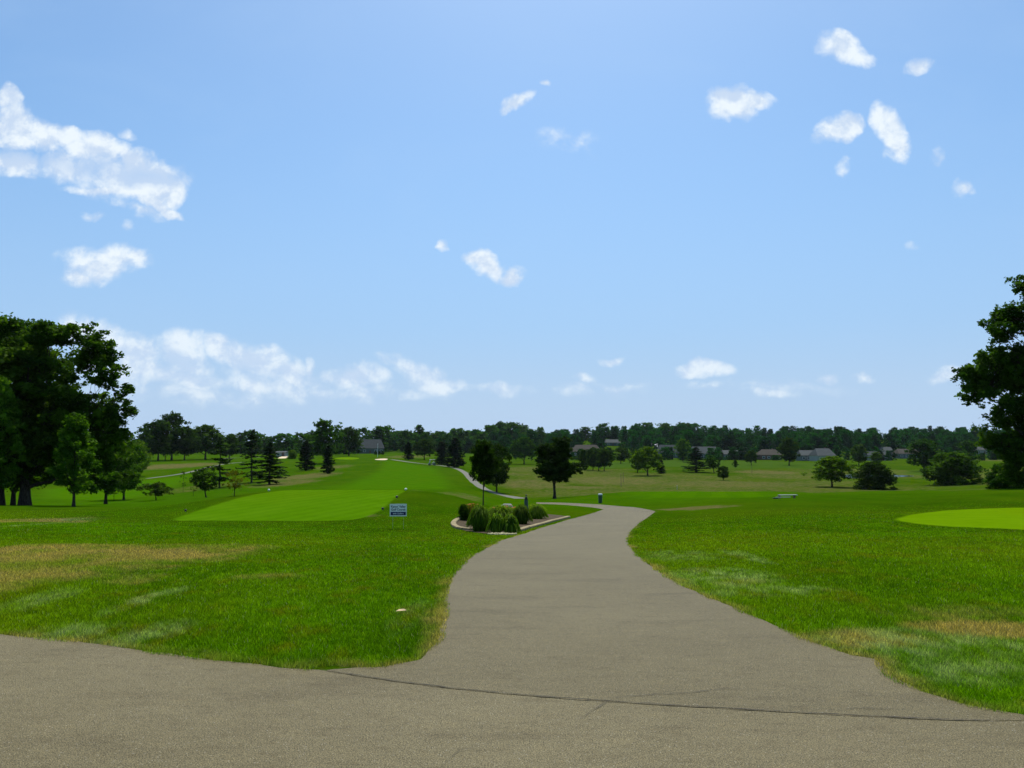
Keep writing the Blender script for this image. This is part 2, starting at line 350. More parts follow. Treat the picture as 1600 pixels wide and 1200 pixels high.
M = dict(
 turf=turf_mat(), blades=blade_mat(),
 tee=mown_mat('tee_turf', (0.094,0.225,0.0015), (0.114,0.252,0.004), 0.25, 0.35),
 green=mown_mat('green_turf', (0.145,0.278,0.001), (0.165,0.305,0.003), 0.3),
 far_fairway=mown_mat('far_fairway_turf', (0.060,0.125,0.010), (0.078,0.148,0.013), 6.0), fairway=mown_mat('fairway_turf', (0.066,0.178,0.001), (0.082,0.198,0.0015), 4.0, 0.10),
 road=asphalt_mat('road_asphalt', (0.160,0.140,0.078), (0.190,0.168,0.097)),
 path=asphalt_mat('path_asphalt', (0.145,0.127,0.070), (0.172,0.152,0.086)),
 farpath=simple('far_path_asphalt', (0.15,0.15,0.118), 0.9, 0.1),
 crack=simple('crack_tar', (0.055,0.050,0.042), 0.9, 0.1), sand=simple('bunker_sand', (0.62,0.50,0.33), 0.95, 0.05),
 mulch=simple('bark_mulch', (0.075,0.058,0.034), 0.95, 0.05, var=0.5, scale=14), stone=simple('border_stone', (0.27,0.225,0.125), 0.9, 0.1, var=0.25, scale=4),
 pebble=simple('pebbles', (0.34,0.32,0.17), 0.8, 0.2, var=0.4, scale=20), rock=simple('boulder_stone', (0.22,0.225,0.21), 0.85, 0.2, var=0.3, scale=3),
 leaf=leaf_mat('leaves', (0.014,0.046,0.002), (0.078,0.155,0.007), 0.45),
 needle=leaf_mat('needles', (0.009,0.030,0.004), (0.024,0.060,0.008), 0.2),
 bark=bark_mat(), water=water_mat(),
 bench_grey=simple('weathered_white_paint', (0.36,0.39,0.36), 0.8, 0.1), white=simple('white_paint', (0.78,0.79,0.78), 0.5, 0.4, var=0.04), navy=simple('navy_print', (0.012,0.014,0.09), 0.5, 0.4),
 ink=simple('black_print', (0.02,0.02,0.05), 0.5, 0.4), metal=simple('galvanised_metal', (0.45,0.46,0.46), 0.4, 0.5, 0.8),
 dgreen=simple('dark_green_paint', (0.012,0.055,0.035), 0.4, 0.5), black=simple('black_paint', (0.012,0.014,0.014), 0.4, 0.4),
 rubber=simple('rubber', (0.02,0.02,0.02), 0.8, 0.2), cream=simple('cream_plastic', (0.75,0.73,0.66), 0.4, 0.4),
 wood=simple('weathered_wood', (0.20,0.15,0.10), 0.9, 0.1, var=0.3), glass=simple('window_glass', (0.05,0.07,0.09), 0.1, 0.8, var=0.3),
 siding_white=simple('white_siding', (0.26,0.28,0.27), 0.7, 0.2), siding_grey=simple('grey_siding', (0.10,0.12,0.12), 0.7, 0.2),
 siding_blue=simple('blue_siding', (0.13,0.18,0.21), 0.7, 0.2), brick=simple('tan_brick', (0.14,0.09,0.07), 0.9, 0.1, var=0.3),
 roof_grey=shingle_mat('grey_shingles', (0.088,0.10,0.098)), roof_brown=shingle_mat('brown_shingles', (0.085,0.075,0.06)), roof_dark=shingle_mat('dark_shingles', (0.06,0.072,0.072)),
 metal_roof=simple('bright_metal_roof', (0.85,0.86,0.88), 0.25, 0.6, 0.4),
 flower=simple('orange_petals', (0.65,0.20,0.02), 0.6, 0.2), towel=simple('white_towel', (0.75,0.75,0.72), 0.9, 0.1),
)

# ---------------------------------------------------------------- ground mesh
ang = np.concatenate([np.arange(-180, -46, 4.0), np.arange(-46, 46.01, 0.2), np.arange(50, 180.01, 4.0)])
ang = np.radians(ang)
rr = np.concatenate([[0.4, 1.2, 2.2, 3.2], np.exp(np.linspace(math.log(3.9), math.log(90), 380)), np.exp(np.linspace(math.log(90), math.log(900), 261))[1:], np.exp(np.linspace(math.log(900), math.log(2600), 16))[1:]])
NA, NR = len(ang), len(rr)
A_, R_ = np.meshgrid(ang, rr)
GX = (np.sin(A_)*R_).ravel(); GY = (np.cos(A_)*R_).ravel()
GZ = terrain(GX, GY)
ii, jj = np.meshgrid(np.arange(NR-1), np.arange(NA-1), indexing='ij'); i0 = (ii*NA+jj).ravel()
T = np.concatenate([np.stack([i0, i0+NA, i0+NA+1], 1), np.stack([i0, i0+NA+1, i0+1], 1)])

# survey of outlines ------------------------------------------------
def P2(pts): return [hit(*p)[:2] for p in pts]
SEAM = smooth(P2([(500,1047),(600,1060),(700,1072),(850,1085),(1000,1095),(1150,1104),(1300,1113),(1450,1121),(1600,1127)]), 5, False)
SEAM_LAP = np.array([(p[0], p[1]-0.07*abs(math.sin(math.pi*k_/(len(SEAM)-1)))**0.5) for k_, p in enumerate(SEAM)])
right_edge = [(1600,1118),(1520,1105),(1440,1080),(1392,1056),(1368,1030),(1330,1025),(1260,1000),(1180,965),(1110,935),(1055,910),(1010,880),(990,862),(980,846),(984,832),(1000,816),(1024,799)]
left_edge = [(500,1047),(600,1043),(655,1032),(680,1008),(692,980),(694,935),(710,895),(742,866),(782,845),(830,830),(890,811.5),(930,801),(943,796)]
ROAD = np.array([(-60, 6.6), (-12,7.3)] + P2([(0,992),(100,1000),(220,1017),(340,1032),(440,1044),(500,1047)]) + [tuple(p) for p in SEAM[1:]] + [(7, 4.4), (60, 1.5), (60, -14), (-60, -14)])
PATHP = np.array(P2(right_edge)[:1][::-1] + P2(right_edge)[1:] + P2([(990,792.5),(940,788.5),(900,786.5),(870,785.3),(838,784.8)]) + P2([(838,787.2),(870,788.3),(900,790.3),(925,792.8)]) + P2(left_edge)[::-1] + [tuple(p) for p in SEAM_LAP[1:]])
CENTRE = smooth(P2([(815,779),(795,775.5),(775,770.8),(757,764),(745,756),(735,747),(727,739),(717,733.5),(700,729),(675,726),(640,722),(612,718)]), 6, False)
def ribbon(c, w):
    d = np.gradient(c, axis=0); d /= np.linalg.norm(d, axis=1)[:, None]+1e-9
    nrm = np.stack([-d[:, 1], d[:, 0]], 1); return np.concatenate([c+nrm*w/2, (c-nrm*w/2)[::-1]])
FAR2 = smooth(P2([(228,748),(255,744.5),(285,740),(310,734.5),(330,729),(360,724),(385,722)]), 5, False)
FAR3 = smooth(P2([(345,716.5),(365,715.5),(395,715),(415,714.5)]), 5, False)
FAIR = smooth(P2([(636,765.5),(560,765.3),(505,764.5),(530,755),(560,745),(579,735),(590,725),(598,717.5),(612,719.5),(640,723.5),(672,729),(690,732),(702,741),(712,752),(722,764.5),(700,766),(665,766)]), 4)
FAIR_L = smooth(P2([(60,779),(110,781.5),(180,781),(225,776),(262,768),(290,757),(308,745),(330,733),(300,738),(262,746),(215,751),(160,757),(90,762),(50,766)]), 4)
FAIR_R = smooth(P2([(962,768.5),(1010,768),(1120,768),(1215,769),(1240,772),(1195,777.5),(1120,779),(1040,779),(975,777.5)]), 4)
GREEN = smooth(P2([(1393,812),(1420,804),(1470,798),(1530,795),(1600,793)]) + P2([(1700,792),(1760,800),(1740,820),(1660,832)]) + P2([(1600,829),(1540,826),(1470,823),(1420,818)]), 4)
GREEN2 = smooth(P2([(522,716),(540,714.3),(560,715.5),(558,717.5),(535,718)]), 4)
FAIR_M = smooth(P2([(905,726),(960,722),(1040,719.5),(1140,720.5),(1250,722),(1330,727),(1290,733.5),(1215,732),(1150,733),(1060,730),(1005,731),(955,732),(918,731)]), 4)
FAIR_M2 = smooth(P2([(1395,738),(1440,733),(1520,735),(1540,741),(1480,743.5),(1420,742.5)]), 4)
SAND = smooth(P2([(585,718),(598,716.5),(606,717.2),(600,719)]), 4)
SAND2 = smooth(P2([(434,716),(443,712.6),(450,712.8),(447,716)]), 4)
BEDP = smooth(P2([(708,820),(716,813),(735,808),(770,800),(815,801),(850,803),(888,808),(860,816),(830,824),(808,831),(780,835),(750,833),(725,829)]), 4)

def sd_of(P, X=GX, Y=GY, pad=8.0):
    x0, y0 = P.min(0)-pad; x1, y1 = P.max(0)+pad
    m = (X > x0) & (X < x1) & (Y > y0) & (Y < y1); r = np.full(X.shape, -float(pad)); r[m] = poly_sd(X[m], Y[m], P); return r
def dryfield(X, Y):
    """worn and sun-bleached ground"""
    d = np.zeros(X.shape)
    for (px, py, rx, ry, k) in DRY:
        c = hit(px, py); a = hit(px, py-ry); b = hit(px, min(1190, py+ry)); ryw = max(0.4, (a[1]-b[1])/2, ); cy = (a[1]+b[1])/2; rxw = rx*c[1]/F
        q = ((X-c[0]*cy/c[1])/rxw)**2+((Y-cy)/ryw)**2
        d = np.maximum(d, k*np.clip(1.25-q, 0, 1))
    return d
DRY = [(60,868,150,20,1.0),(220,868,170,18,0.95),(340,858,100,10,0.6),(40,905,140,32,0.85),(150,890,130,16,0.7),(20,815,60,10,.8),(30,812,45,8,0.8),(420,905,80,8,0.35),
 (1160,912,60,7,0.3),(1500,960,150,18,0.35),(1330,1000,150,18,0.9),(1560,985,160,12,0.8),(1230,770,60,3,0.5),(1090,794,65,3.5,0.9),(700,770,50,4,0.55),
 (270,729,50,6,1.0),(300,727,40,5,0.9),(480,745,45,7,0.9),(450,755,45,6,0.8),(520,730,30,4,0.7),(830,757,70,10,0.75),(960,752,110,9,0.8),(1130,757,150,8,0.75),
 (1230,745,80,6,0.6),(830,734,60,6,0.6),(1200,738,60,4,0.9),(560,806,50,3,0.3),(320,762,90,6,0.45),(1500,745,70,5,0.6),(640,714,40,3,0.7),(1250,757,70,6,0.6),(1530,715,40,10,0.7),
 (220,905,70,12,0.4),(800,741,50,3,0.6),(900,762,70,3,0.8),(1380,712,60,5,0.6)]
PALE = [(115,822,14,9,0.8),(120,812,26,3,0.8),(1120,905,90,18,0.8),(1160,870,18,14,0.75),(1060,870,60,10,0.5),(1200,925,110,9,0.6),(1450,1010,180,26,0.9),(1500,1050,120,20,0.7),(60,940,40,22,0.5),(232,940,26,24,0.7),(260,985,40,16,0.8),(120,990,90,9,0.7),(180,1000,60,9,0.6),(640,965,30,30,0.25)]
def ellfield(X, Y, L):
    g = globals(); old = g['DRY']; g['DRY'] = L
    try: return dryfield(X, Y)
    finally: g['DRY'] = old
def fields(X, Y):
    sp = np.maximum(sd_of(PATHP, X, Y, 3.0), sd_of(ROAD, X, Y, 3.0))          # + inside asphalt
    sp = np.maximum(sp, 0.18-line_dist(X, Y, SEAM[1:]))
    dry = dryfield(X, Y)
    fringe = np.clip(1.0-(-sp-0.02)/0.26, 0, 1)*(sp < 0.05)*(0.6+0.55*vnoise(X, Y, 0.7, 9))
    left = Y < 12
    dry = np.maximum(dry, fringe*np.where(left, 0.95, 0.6))
    cw = line_dist(X, Y, CENTRE[::2]) if len(X) < 1e6 else 99
    dry = np.where(Y > 95, np.maximum(dry*0.95, 0.50*sstep(-0.5, 0.5, vnoise(X, Y, 16, 6)+0.3)*sstep(95, 130, Y)*sstep(-10, 10, X)*(Y < 300)), dry)
    pale = 0.85*ellfield(X, Y, PALE)
    lush = np.clip((X*0+Y-24)/60, 0, 0.75)
    lush = lush*(1-sstep(95, 130, Y)*0.85*sstep(-14, 2, X-0*Y))
    lush = np.clip(lush + 0.3*sstep(0, 1, (vnoise(X, Y, 14, 2)+0.3)), 0, 1)*(Y < 130) + (Y >= 130)*lush*0.6
    return sp, np.clip(dry, 0, 1.5), pale, lush
sp, dry, pale, lush = fields(GX, GY)
# the hillside under the trees, raised a little where the kerbs and bed are
pond_c = hit(1375, 743)
POND = smooth(P2([(1312,743.5),(1330,741),(1352,740.4),(1390,741.4),(1420,742),(1427,743.2),(1400,744.8),(1360,746.2),(1330,746.8)]), 4)
psd = sd_of(POND, pad=12)
WZ = min(hit(x, y)[2] for x, y in [(1330,745),(1400,744)]) - 0.05
GZ = np.where(psd > -4, GZ*(1-sstep(-4, -0.5, psd)) + (WZ-0.15*sstep(-0.5, 1, psd)+0.03)*sstep(-4, -0.5, psd), GZ)
ground = bpy.data.objects.new('ground', mesh_np('ground', np.stack([GX, GY, GZ], 1), T, M['turf'], dict(dry=dry, pale=pale, lush=lush), True))
tag(link(ground), kind='structure')

def sheet(name, P, mat, lift, jitter=0.0, js=0.3, sd=None, parent=None):
    s = sd_of(P, pad=3.0) if sd is None else sd
    if jitter: s = s + jitter*(vnoise(GX, GY, js, 1)+0.6*vnoise(GX, GY, js*0.37, 4))*(s > -2.9)
    ts = s[T]; anyin = (ts > 0).any(1); Tk = T[anyin]; tk = s[Tk]; full = (tk > 0).all(1)
    P3 = np.stack([GX, GY, GZ+lift, dry, pale, lush, s], 1)
    verts = {}; V = []; faces = []
    def vid(i):
        if i not in verts: verts[i] = len(V); V.append(P3[i])
        return verts[i]
    ev = {}
    def cut(i, j):
        k = (min(i, j), max(i, j))
        if k not in ev:
            a, b = s[k[0]], s[k[1]]; t = a/(a-b); ev[k] = len(V); V.append(P3[k[0]]*(1-t)+P3[k[1]]*t)
        return ev[k]
    for tri in Tk[full]: faces.append([vid(int(i)) for i in tri])
    for tri in Tk[~full]:
        poly = []
        for a in range(3):
            i, j = int(tri[a]), int(tri[(a+1) % 3])
            if s[i] > 0: poly.append(vid(i))
            if (s[i] > 0) != (s[j] > 0): poly.append(cut(i, j))
        for k in range(1, len(poly)-1): faces.append([poly[0], poly[k], poly[k+1]])
    VA = np.array(V)
    o = bpy.data.objects.new(name, mesh_np(name, VA[:, :3], np.array(faces), mat, dict(dry=VA[:, 3], pale=VA[:, 4], lush=VA[:, 5], edge=VA[:, 6]), True))
    link(o, parent)
    if parent is None: tag(o, kind='structure')
    return o
road = sheet('road', ROAD, M['road'], 0.004, 0.020, 0.13)
cart_path = sheet('cart_path', PATHP, M['path'], 0.006, 0.020, 0.13, sd=np.minimum(sd_of(PATHP, pad=3.0), 9))
far_path = sheet('cart_path', ribbon(CENTRE, 2.0), M['farpath'], 0.006, 0)
sheet('cart_path', ribbon(FAR2, 1.3), M['farpath'], 0.006)
sheet('cart_path', ribbon(FAR3, 2.0), M['farpath'], 0.006)
sheet('fairway', FAIR, M['fairway'], 0.004, 0.7, 3.0); sheet('fairway', FAIR_L, M['fairway'], 0.004, 0.5, 3.0)
sheet('fairway', FAIR_R, M['fairway'], 0.004, 0.1, 2.0)
sheet('fairway', FAIR_M, M['far_fairway'], 0.004, 1.5, 9.0); sheet('fairway', FAIR_M2, M['far_fairway'], 0.004, 1.0, 7.0)
sheet('tee_box', TEE, M['tee'], 0.006, 0.02, 0.6)
sheet('putting_green', GREEN, M['green'], 0.006, 0.02, 0.8); sheet('putting_green', GREEN2, M['green'], 0.010)
sheet('sand_bunker', SAND, M['sand'], 0.010); sheet('sand_bunker', SAND2, M['sand'], 0.010)
sheet('mulch_bed', BEDP, M['mulch'], 0.012, 0.02, 0.3)
pp = POND; bmx = MB(); vs = [bmx.bm.verts.new((x, y, 0)) for x, y in pp]; bmx.bm.faces.new(vs)
w_ = bmx.build('pond', M['water']); w_.location = (0, 0, WZ+0.02); tag(w_, kind='structure')

# cracks: thin strips of tar on the asphalt, parts of the road surface
def strip(name, pts, w, parent, seed=1, lift=0.012, rough=0.01):
    rng = np.random.default_rng(seed); c = np.array(pts, float); out = []
    for i in range(len(c)-1):
        L = np.linalg.norm(c[i+1]-c[i]); k = max(1, int(L/0.05))
        for t in np.arange(k)/k: out.append(c[i]*(1-t)+c[i+1]*t)
    out.append(c[-1]); c = np.array(out); c += np.cumsum(rng.normal(0, rough*0.15, c.shape), 0)*0.5 + rng.normal(0, rough*0.3, c.shape)
    d = np.gradient(c, axis=0); d /= np.linalg.norm(d, axis=1)[:, None]+1e-9; nr = np.stack([-d[:, 1], d[:, 0]], 1)
    ww = w*(0.35+rng.random(len(c))*0.9)*np.minimum(1, np.minimum(np.arange(len(c)), np.arange(len(c))[::-1])/6+0.15)
    a = c+nr*ww[:, None]/2; b = c-nr*ww[:, None]/2; V = np.concatenate([a, b]); z = terrain(V[:, 0], V[:, 1])+lift
    n = len(c); Fq = np.array([(i, i+1, n+i+1, n+i) for i in range(n-1)])
    o = bpy.data.objects.new(name, mesh_np(name, np.column_stack([V, z]), Fq, M['crack'])); link(o, parent); return o
strip('seam', SEAM_LAP[::2], 0.011, cart_path, 1)
for k, L in enumerate([[(950,1092),(1010,1088),(1080,1084),(1140,1077),(1190,1080)], [(905,1128),(925,1112),(950,1098),(965,1092)], [(1300,1113),(1340,1108),(1400,1110),(1450,1119)], [(690,1200),(720,1175),(760,1168)], [(1240,1108),(1290,1103),(1340,1106)]]):
    strip('crack', P2(L), 0.007, cart_path, 5+k)

# ---------------------------------------------------------------- grass blades (stuff)
def make_grass():
    n = 1850000
    u = RNG.uniform(-0.95, 0.95, n); d = np.exp(RNG.uniform(math.log(4.6), math.log(60), n)); X = u*d; Y = d
    sp_, dr, pa, lu = fields(X, Y)
    jit = 0.05*vnoise(X, Y, 0.2, 8)+0.03*RNG.random(n)
    keep = (RNG.random(n) > sstep(16, 44, Y)) & (sp_ < 0.015+jit) & (sd_of(TEE, X, Y, 1) < -0.02) & (sd_of(GREEN, X, Y, 1) < -0.02) & (sd_of(BEDP, X, Y, 1) < -0.03)
    X, Y, sp_, dr, pa, lu = [q[keep] for q in (X, Y, sp_, dr, pa, lu)]
    n = len(X); d = Y; Z = terrain(X, Y)
    h = (0.022+0.018*RNG.random(n))*(1+0.25*vnoise(X, Y, 0.5, 6))*(1-np.clip((d-12)/60, 0, .4))
    h *= np.where(RNG.random(n) > 0.985, 1.5, 1); h *= np.where(sp_ > -0.12, 1.1, 1)
    w = 0.0024*np.clip(d/5.5, 1, 5); w = w*(0.6+0.8*RNG.random(n))
    a = RNG.uniform(0, 2*math.pi, n); ln = h*RNG.uniform(0.2, 1.0, n); b = RNG.uniform(0, 2*math.pi, n)
    dx, dy = np.cos(a)*w/2, np.sin(a)*w/2; lx, ly = np.cos(b)*ln, np.sin(b)*ln
    V = np.empty((n, 5, 3), np.float32)
    V[:, 0] = np.stack([X-dx, Y-dy, Z-0.004], 1); V[:, 1] = np.stack([X+dx, Y+dy, Z-0.004], 1)
    V[:, 2] = np.stack([X+dx*0.8+lx*0.35, Y+dy*0.8+ly*0.35, Z+h*0.6], 1); V[:, 3] = np.stack([X-dx*0.8+lx*0.35, Y-dy*0.8+ly*0.35, Z+h*0.6], 1)
    V[:, 4] = np.stack([X+lx, Y+ly, Z+h], 1)
    b0 = np.arange(n)*5
    Fc = np.concatenate([np.stack([b0, b0+1, b0+2], 1), np.stack([b0, b0+2, b0+3], 1), np.stack([b0+3, b0+2, b0+4], 1)])
    rep = lambda q: np.repeat(q, 5)
    o = bpy.data.objects.new('grass', mesh_np('grass', V.reshape(-1, 3), Fc, M['blades'], dict(dry=rep(dr), pale=rep(pa), lush=rep(lu), rnd=rep(RNG.random(n)))))
    tag(link(o), 'short mown grass covering the lawns on both sides of the path', 'grass', kind='stuff')
make_grass()

# ---------------------------------------------------------------- trees
def tube(P, R, n):
    P = np.array(P, float); R = np.array(R, float); d = np.gradient(P, axis=0); d /= np.linalg.norm(d, axis=1)[:, None]+1e-9
    ref = np.where(np.abs(d[:, 2:3]) > 0.9, [[1.0, 0, 0]], [[0, 0, 1.0]]); a = np.cross(d, ref); a /= np.linalg.norm(a, axis=1)[:, None]+1e-9; b = np.cross(d, a)
    th = np.arange(n)*2*math.pi/n
    V = (P[:, None]+R[:, None, None]*(np.cos(th)[None, :, None]*a[:, None]+np.sin(th)[None, :, None]*b[:, None])).reshape(-1, 3)
    m = len(P); Fq = [(i*n+k, i*n+(k+1) % n, (i+1)*n+(k+1) % n, (i+1)*n+k) for i in range(m-1) for k in range(n)]
    return V, np.array(Fq)
def join(parts):
    V = []; Fc = []; o = 0
    for v, f in parts: V.append(v); Fc.append(f+o); o += len(v)
    return np.concatenate(V), np.concatenate(Fc)
def leaves(Pc, size, rng, up=0.5, stretch=1.6):
    """one rhombic leaf spray per point"""
    n = len(Pc); nrm = rng.normal(0, 1, (n, 3)); nrm[:, 2] = np.abs(nrm[:, 2])+up; nrm /= np.linalg.norm(nrm, axis=1)[:, None]
    t = np.cross(nrm, rng.normal(0, 1, (n, 3))); t /= np.linalg.norm(t, axis=1)[:, None]+1e-9; b = np.cross(nrm, t)
    s = (size*(0.55+0.9*rng.random(n)))[:, None]
    V = np.stack([Pc-t*s*stretch/2, Pc-b*s/2+t*s*0.1, Pc+t*s*stretch/2, Pc+b*s/2+t*s*0.1], 1).reshape(-1, 3)
    return V, np.arange(n*4).reshape(-1, 4)
def prof(kind, t):
    t = np.clip(t, 0, 1)
    if kind == 'round': return np.sqrt(np.clip(1-(2*t-1)**2, 0, 1))
    if kind == 'oak': return np.clip(np.sin(np.pi*np.clip(t, 0, 1)**0.75), 0, 1)**0.55
    if kind == 'pyr': return np.where(t < 0.22, 0.45+0.55*t/0.22, (1-(t-0.22)/0.78))**0.85
    if kind == 'oval': return np.sqrt(np.clip(1-(2*np.clip(t, 0, 1)**0.85-1)**2, 0, 1))**0.9
    if kind == 'vase': return np.clip(0.3+0.85*t, 0, 1)*np.sqrt(np.clip(1-t**4, 0, 1))
    if kind == 'cone': return np.where(t < 0.40, 0.45+0.55*t/0.40, np.clip(1-(t-0.40)/0.60, 0, 1)**0.75)
    if kind == 'dome': return np.sqrt(np.clip(1-t**2.2, 0, 1))*np.clip(0.72+t*1.6, 0, 1)
    return np.ones_like(t)
PROT = {}
def broadleaf(key, kind, H, R, c0, ncl, nlf, lsize, clr, trunk_r, seed, limbs=9, gap=0.0, lean=0.0, fork=False, twigs=True, shell=0.42, mat='leaf', nside=8, lob=0.22, ell=None, topf=None):
    rng = np.random.default_rng(seed)
    # clump centres inside the envelope
    pts = []
    ph = rng.uniform(0, 6.28, 8)
    if ell:
        ww = np.array([e[3]*e[5]*e[6] for e in ell]); ww /= ww.sum()
        while len(pts) < ncl:
            e = ell[rng.choice(len(ell), p=ww)]; v = rng.normal(0, 1, 3); v /= np.linalg.norm(v); q = rng.random()**0.45
            pts.append((e[0]+v[0]*e[3]*q, e[1]+v[1]*e[4]*q, max(0.4, e[2]+v[2]*e[5]*q)))
    while len(pts) < ncl:
        t = rng.random()**0.9; z = c0+(H-c0)*t; a = rng.uniform(0, 2*math.pi)
        lobe = 1+lob*math.sin(2*a+ph[0]+t*3)+lob*0.8*math.sin(3*a+ph[1]-t*5)+lob*0.7*math.sin(5*a+t*9+ph[2])
        r = R*float(prof(kind, np.array(t)))*lobe*(rng.random()**shell)
        g = math.sin(a*3+z*7/H*3+ph[3])+math.sin(z*9/H*3-a*2+ph[4])+math.sin(a*5+ph[5]-z*4/H*3)
        if g < -3+gap*3: continue
        pts.append((r*math.cos(a)+lean*t*H*0.2, r*math.sin(a), z-clr*0.3))
    pts = np.array(pts)
    tp = []; segs = []
    top = H*(topf if topf else 0.80 if kind != 'vase' else 0.45)
    tz = np.linspace(0, top, 12); wob = rng.normal(0, 0.012*H, (12, 2)); wob[:3] *= 0.2; wob = np.cumsum(wob*0.5, 0)
    tp = np.stack([wob[:, 0]+lean*tz*0.25, wob[:, 1], tz], 1); tr = trunk_r*(1-0.85*tz/top)**0.9; tr[0] *= 1.45; tr[1] *= 1.05
    parts = [tube(tp, tr, nside)]; nodes = [tp[4:]]; nrad = [tr[4:]]
    for k in range(limbs):
        tgt = pts[rng.integers(len(pts))]*np.array([0.72, 0.72, 0.97]); zs = min(max(c0*0.85, tgt[2]*rng.uniform(0.35, 0.7)), top*0.9)
        i = int(zs/top*11); s = tp[i]; m = (s+tgt)/2+np.array([0, 0, -0.06*H*rng.random()])+rng.normal(0, 0.02*H, 3)
        tt = np.linspace(0, 1, 7)[:, None]; c = (1-tt)**2*s+2*tt*(1-tt)*m+tt**2*tgt; c[1:-1] += rng.normal(0, 0.008*H, c[1:-1].shape)
        r0 = tr[i]*0.62; rad = r0*(1-0.8*tt[:, 0]); parts.append(tube(c, rad, max(5, nside-3))); nodes.append(c[2:]); nrad.append(rad[2:])
    nodes = np.concatenate(nodes)
    if twigs:
        for c in pts:
            dd = np.linalg.norm(nodes-c, axis=1)+0.6*np.maximum(0, nodes[:, 2]-c[2]); s = nodes[np.argmin(dd)]
            m = (s+c)/2+rng.normal(0, 0.15*clr+0.01*H, 3); parts.append(tube(np.array([s, m, c]), [trunk_r*0.10, trunk_r*0.07, trunk_r*0.03], 3))
    TV, TF = join(parts)
    # leaves: each clump is a handful of smaller tufts
    nsub = 5; sub = pts[:, None]+rng.normal(0, 1, (ncl, nsub, 3))*clr*np.array([0.62, 0.62, 0.42]); sub = sub.reshape(-1, 3)
    k = max(1, nlf//(ncl*nsub)); L = sub[:, None]+rng.normal(0, 1, (len(sub), k, 3))*clr*np.array([0.30, 0.30, 0.22]); L = L.reshape(-1, 3)
    ctint = np.repeat(rng.random(ncl), nsub*k)*0.65+rng.random(len(L))*0.35
    LV, LF = leaves(L, lsize, rng)
    PROT[key] = dict(H=H, W=2*R, tv=TV, tf=TF, lv=LV, lf=LF, tint=np.repeat(ctint, 4), mat=mat)
def conifer(key, H, R, c0, seed, step=0.4, nb=7, lsize=0.3, trunk_r=0.14, dens=9, shape=0.85, gapz=0.0):
    rng = np.random.default_rng(seed); parts = []; L = []; tint = []
    tz = np.linspace(0, H*0.98, 10); tp = np.stack([rng.normal(0, 0.01*H, 10)*0.4, rng.normal(0, 0.01*H, 10)*0.4, tz], 1); tp[0, :2] = 0
    parts.append(tube(tp, trunk_r*(1-0.93*tz/H), 7)); z = c0
    while z < H*0.985:
        t = (z-c0)/(H-c0); Lr = R*(1-t)**shape*(0.55+0.45*min(1, t/0.12+0.35))
        for k in range(nb):
            a = rng.uniform(0, 6.283); l = Lr*rng.uniform(0.6, 1.12)+0.12; dr = rng.uniform(0.10, 0.34)*(1-t)
            s = np.linspace(0, 1, 5); c = np.stack([np.cos(a)*l*s, np.sin(a)*l*s, z+rng.normal(0, step*0.2)-dr*l*s+0.12*l*s**3], 1)
            parts.append(tube(c, trunk_r*0.20*(1-0.8*s), 3)); m = max(3, int(dens*l)); q = rng.random(m)**0.75
            p = np.stack([np.interp(q, s, c[:, j]) for j in range(3)], 1); sw = (0.10+0.28*l*(1-q))[:, None]
            side = np.array([-math.sin(a), math.cos(a), 0]); p = p+side*rng.normal(0, 0.6, (m, 1))*sw; p[:, 2] -= np.abs(rng.normal(0, 0.07, m)); L.append(p); tint.append(np.full(m, rng.random()))
        z += step*(1-0.45*t)*rng.uniform(0.7, 1.3)
    L = np.concatenate(L); tint = np.concatenate(tint)*0.6+rng.random(len(L))*0.4; LV, LF = leaves(L, lsize, rng, up=1.6, stretch=1.8)
    TV, TF = join(parts); PROT[key] = dict(H=H, W=2*R, tv=TV, tf=TF, lv=LV, lf=LF, tint=np.repeat(tint, 4), mat='needle')

broadleaf('oak_a', 'oak', 15, 7.2, 3.6, 190, 42000, 0.19, 0.85, 0.36, 11, 13, gap=0.55, lob=0.2, shell=0.40)
broadleaf('oak_b', 'oak', 15, 6.4, 3.2, 200, 44000, 0.20, 0.90, 0.34, 12, 12, gap=0.40)
def lobes(k, x0, y0, L):
    # surveyed crown lobes (x, row, half width, half height, density) -> metres about the trunk foot, k metres per unit
    rg = random.Random(5)
    return [((x-x0)*k, rg.uniform(-0.3, 0.3)*a*k*1.5, (y0-y)*k, a*k, a*k*1.1, b*k, q) for x, y, a, b, q in L]
broadleaf('oak_c', 'round', 17, 8, 1.0, 820, 135000, 0.15, 0.48, 0.40, 21, 18, topf=0.75, ell=lobes(0.0485, 1640, 762, [
 (1614,446,22,24,1),(1590,575,52,34,1.2),(1605,650,48,40,1.0),(1520,600,20,30,.8),(1640,432,34,30,1),(1590,495,40,24,1),(1558,520,20,18,.9),(1563,560,42,22,1),(1517,578,16,18,.8),(1524,612,26,18,1),(1506,632,12,10,.8),(1568,632,40,24,.8),(1545,662,26,12,.7),(1572,700,30,24,1.6),(1595,735,32,30,1.8),(1550,690,22,12,1.2),(1650,560,60,110,.7),(1680,640,90,100,.7),(1650,480,50,50,.8),(1610,600,40,60,.6),(1620,690,50,50,1.4)]))
broadleaf('oak_r', 'round', 15, 8, 1.0, 330, 48000, 0.17, 0.48, 0.30, 22, 20, topf=0.78, ell=lobes(0.0495, 40, 788, [
 (70,520,34,22,1),(110,522,30,20,1),(142,535,22,18,1),(55,507,14,12,.6),(158,560,14,12,.9),(120,560,30,18,.7),(168,590,26,16,1),(190,605,14,14,.8),(150,620,22,14,.4),(185,635,22,10,.6),(194,640,8,6,.5),(165,655,26,14,.8),(85,600,40,40,.6),(120,650,44,36,.9),(178,680,18,12,.8),(140,700,44,34,1.1),(80,690,46,40,1),(60,560,30,30,.6)]))
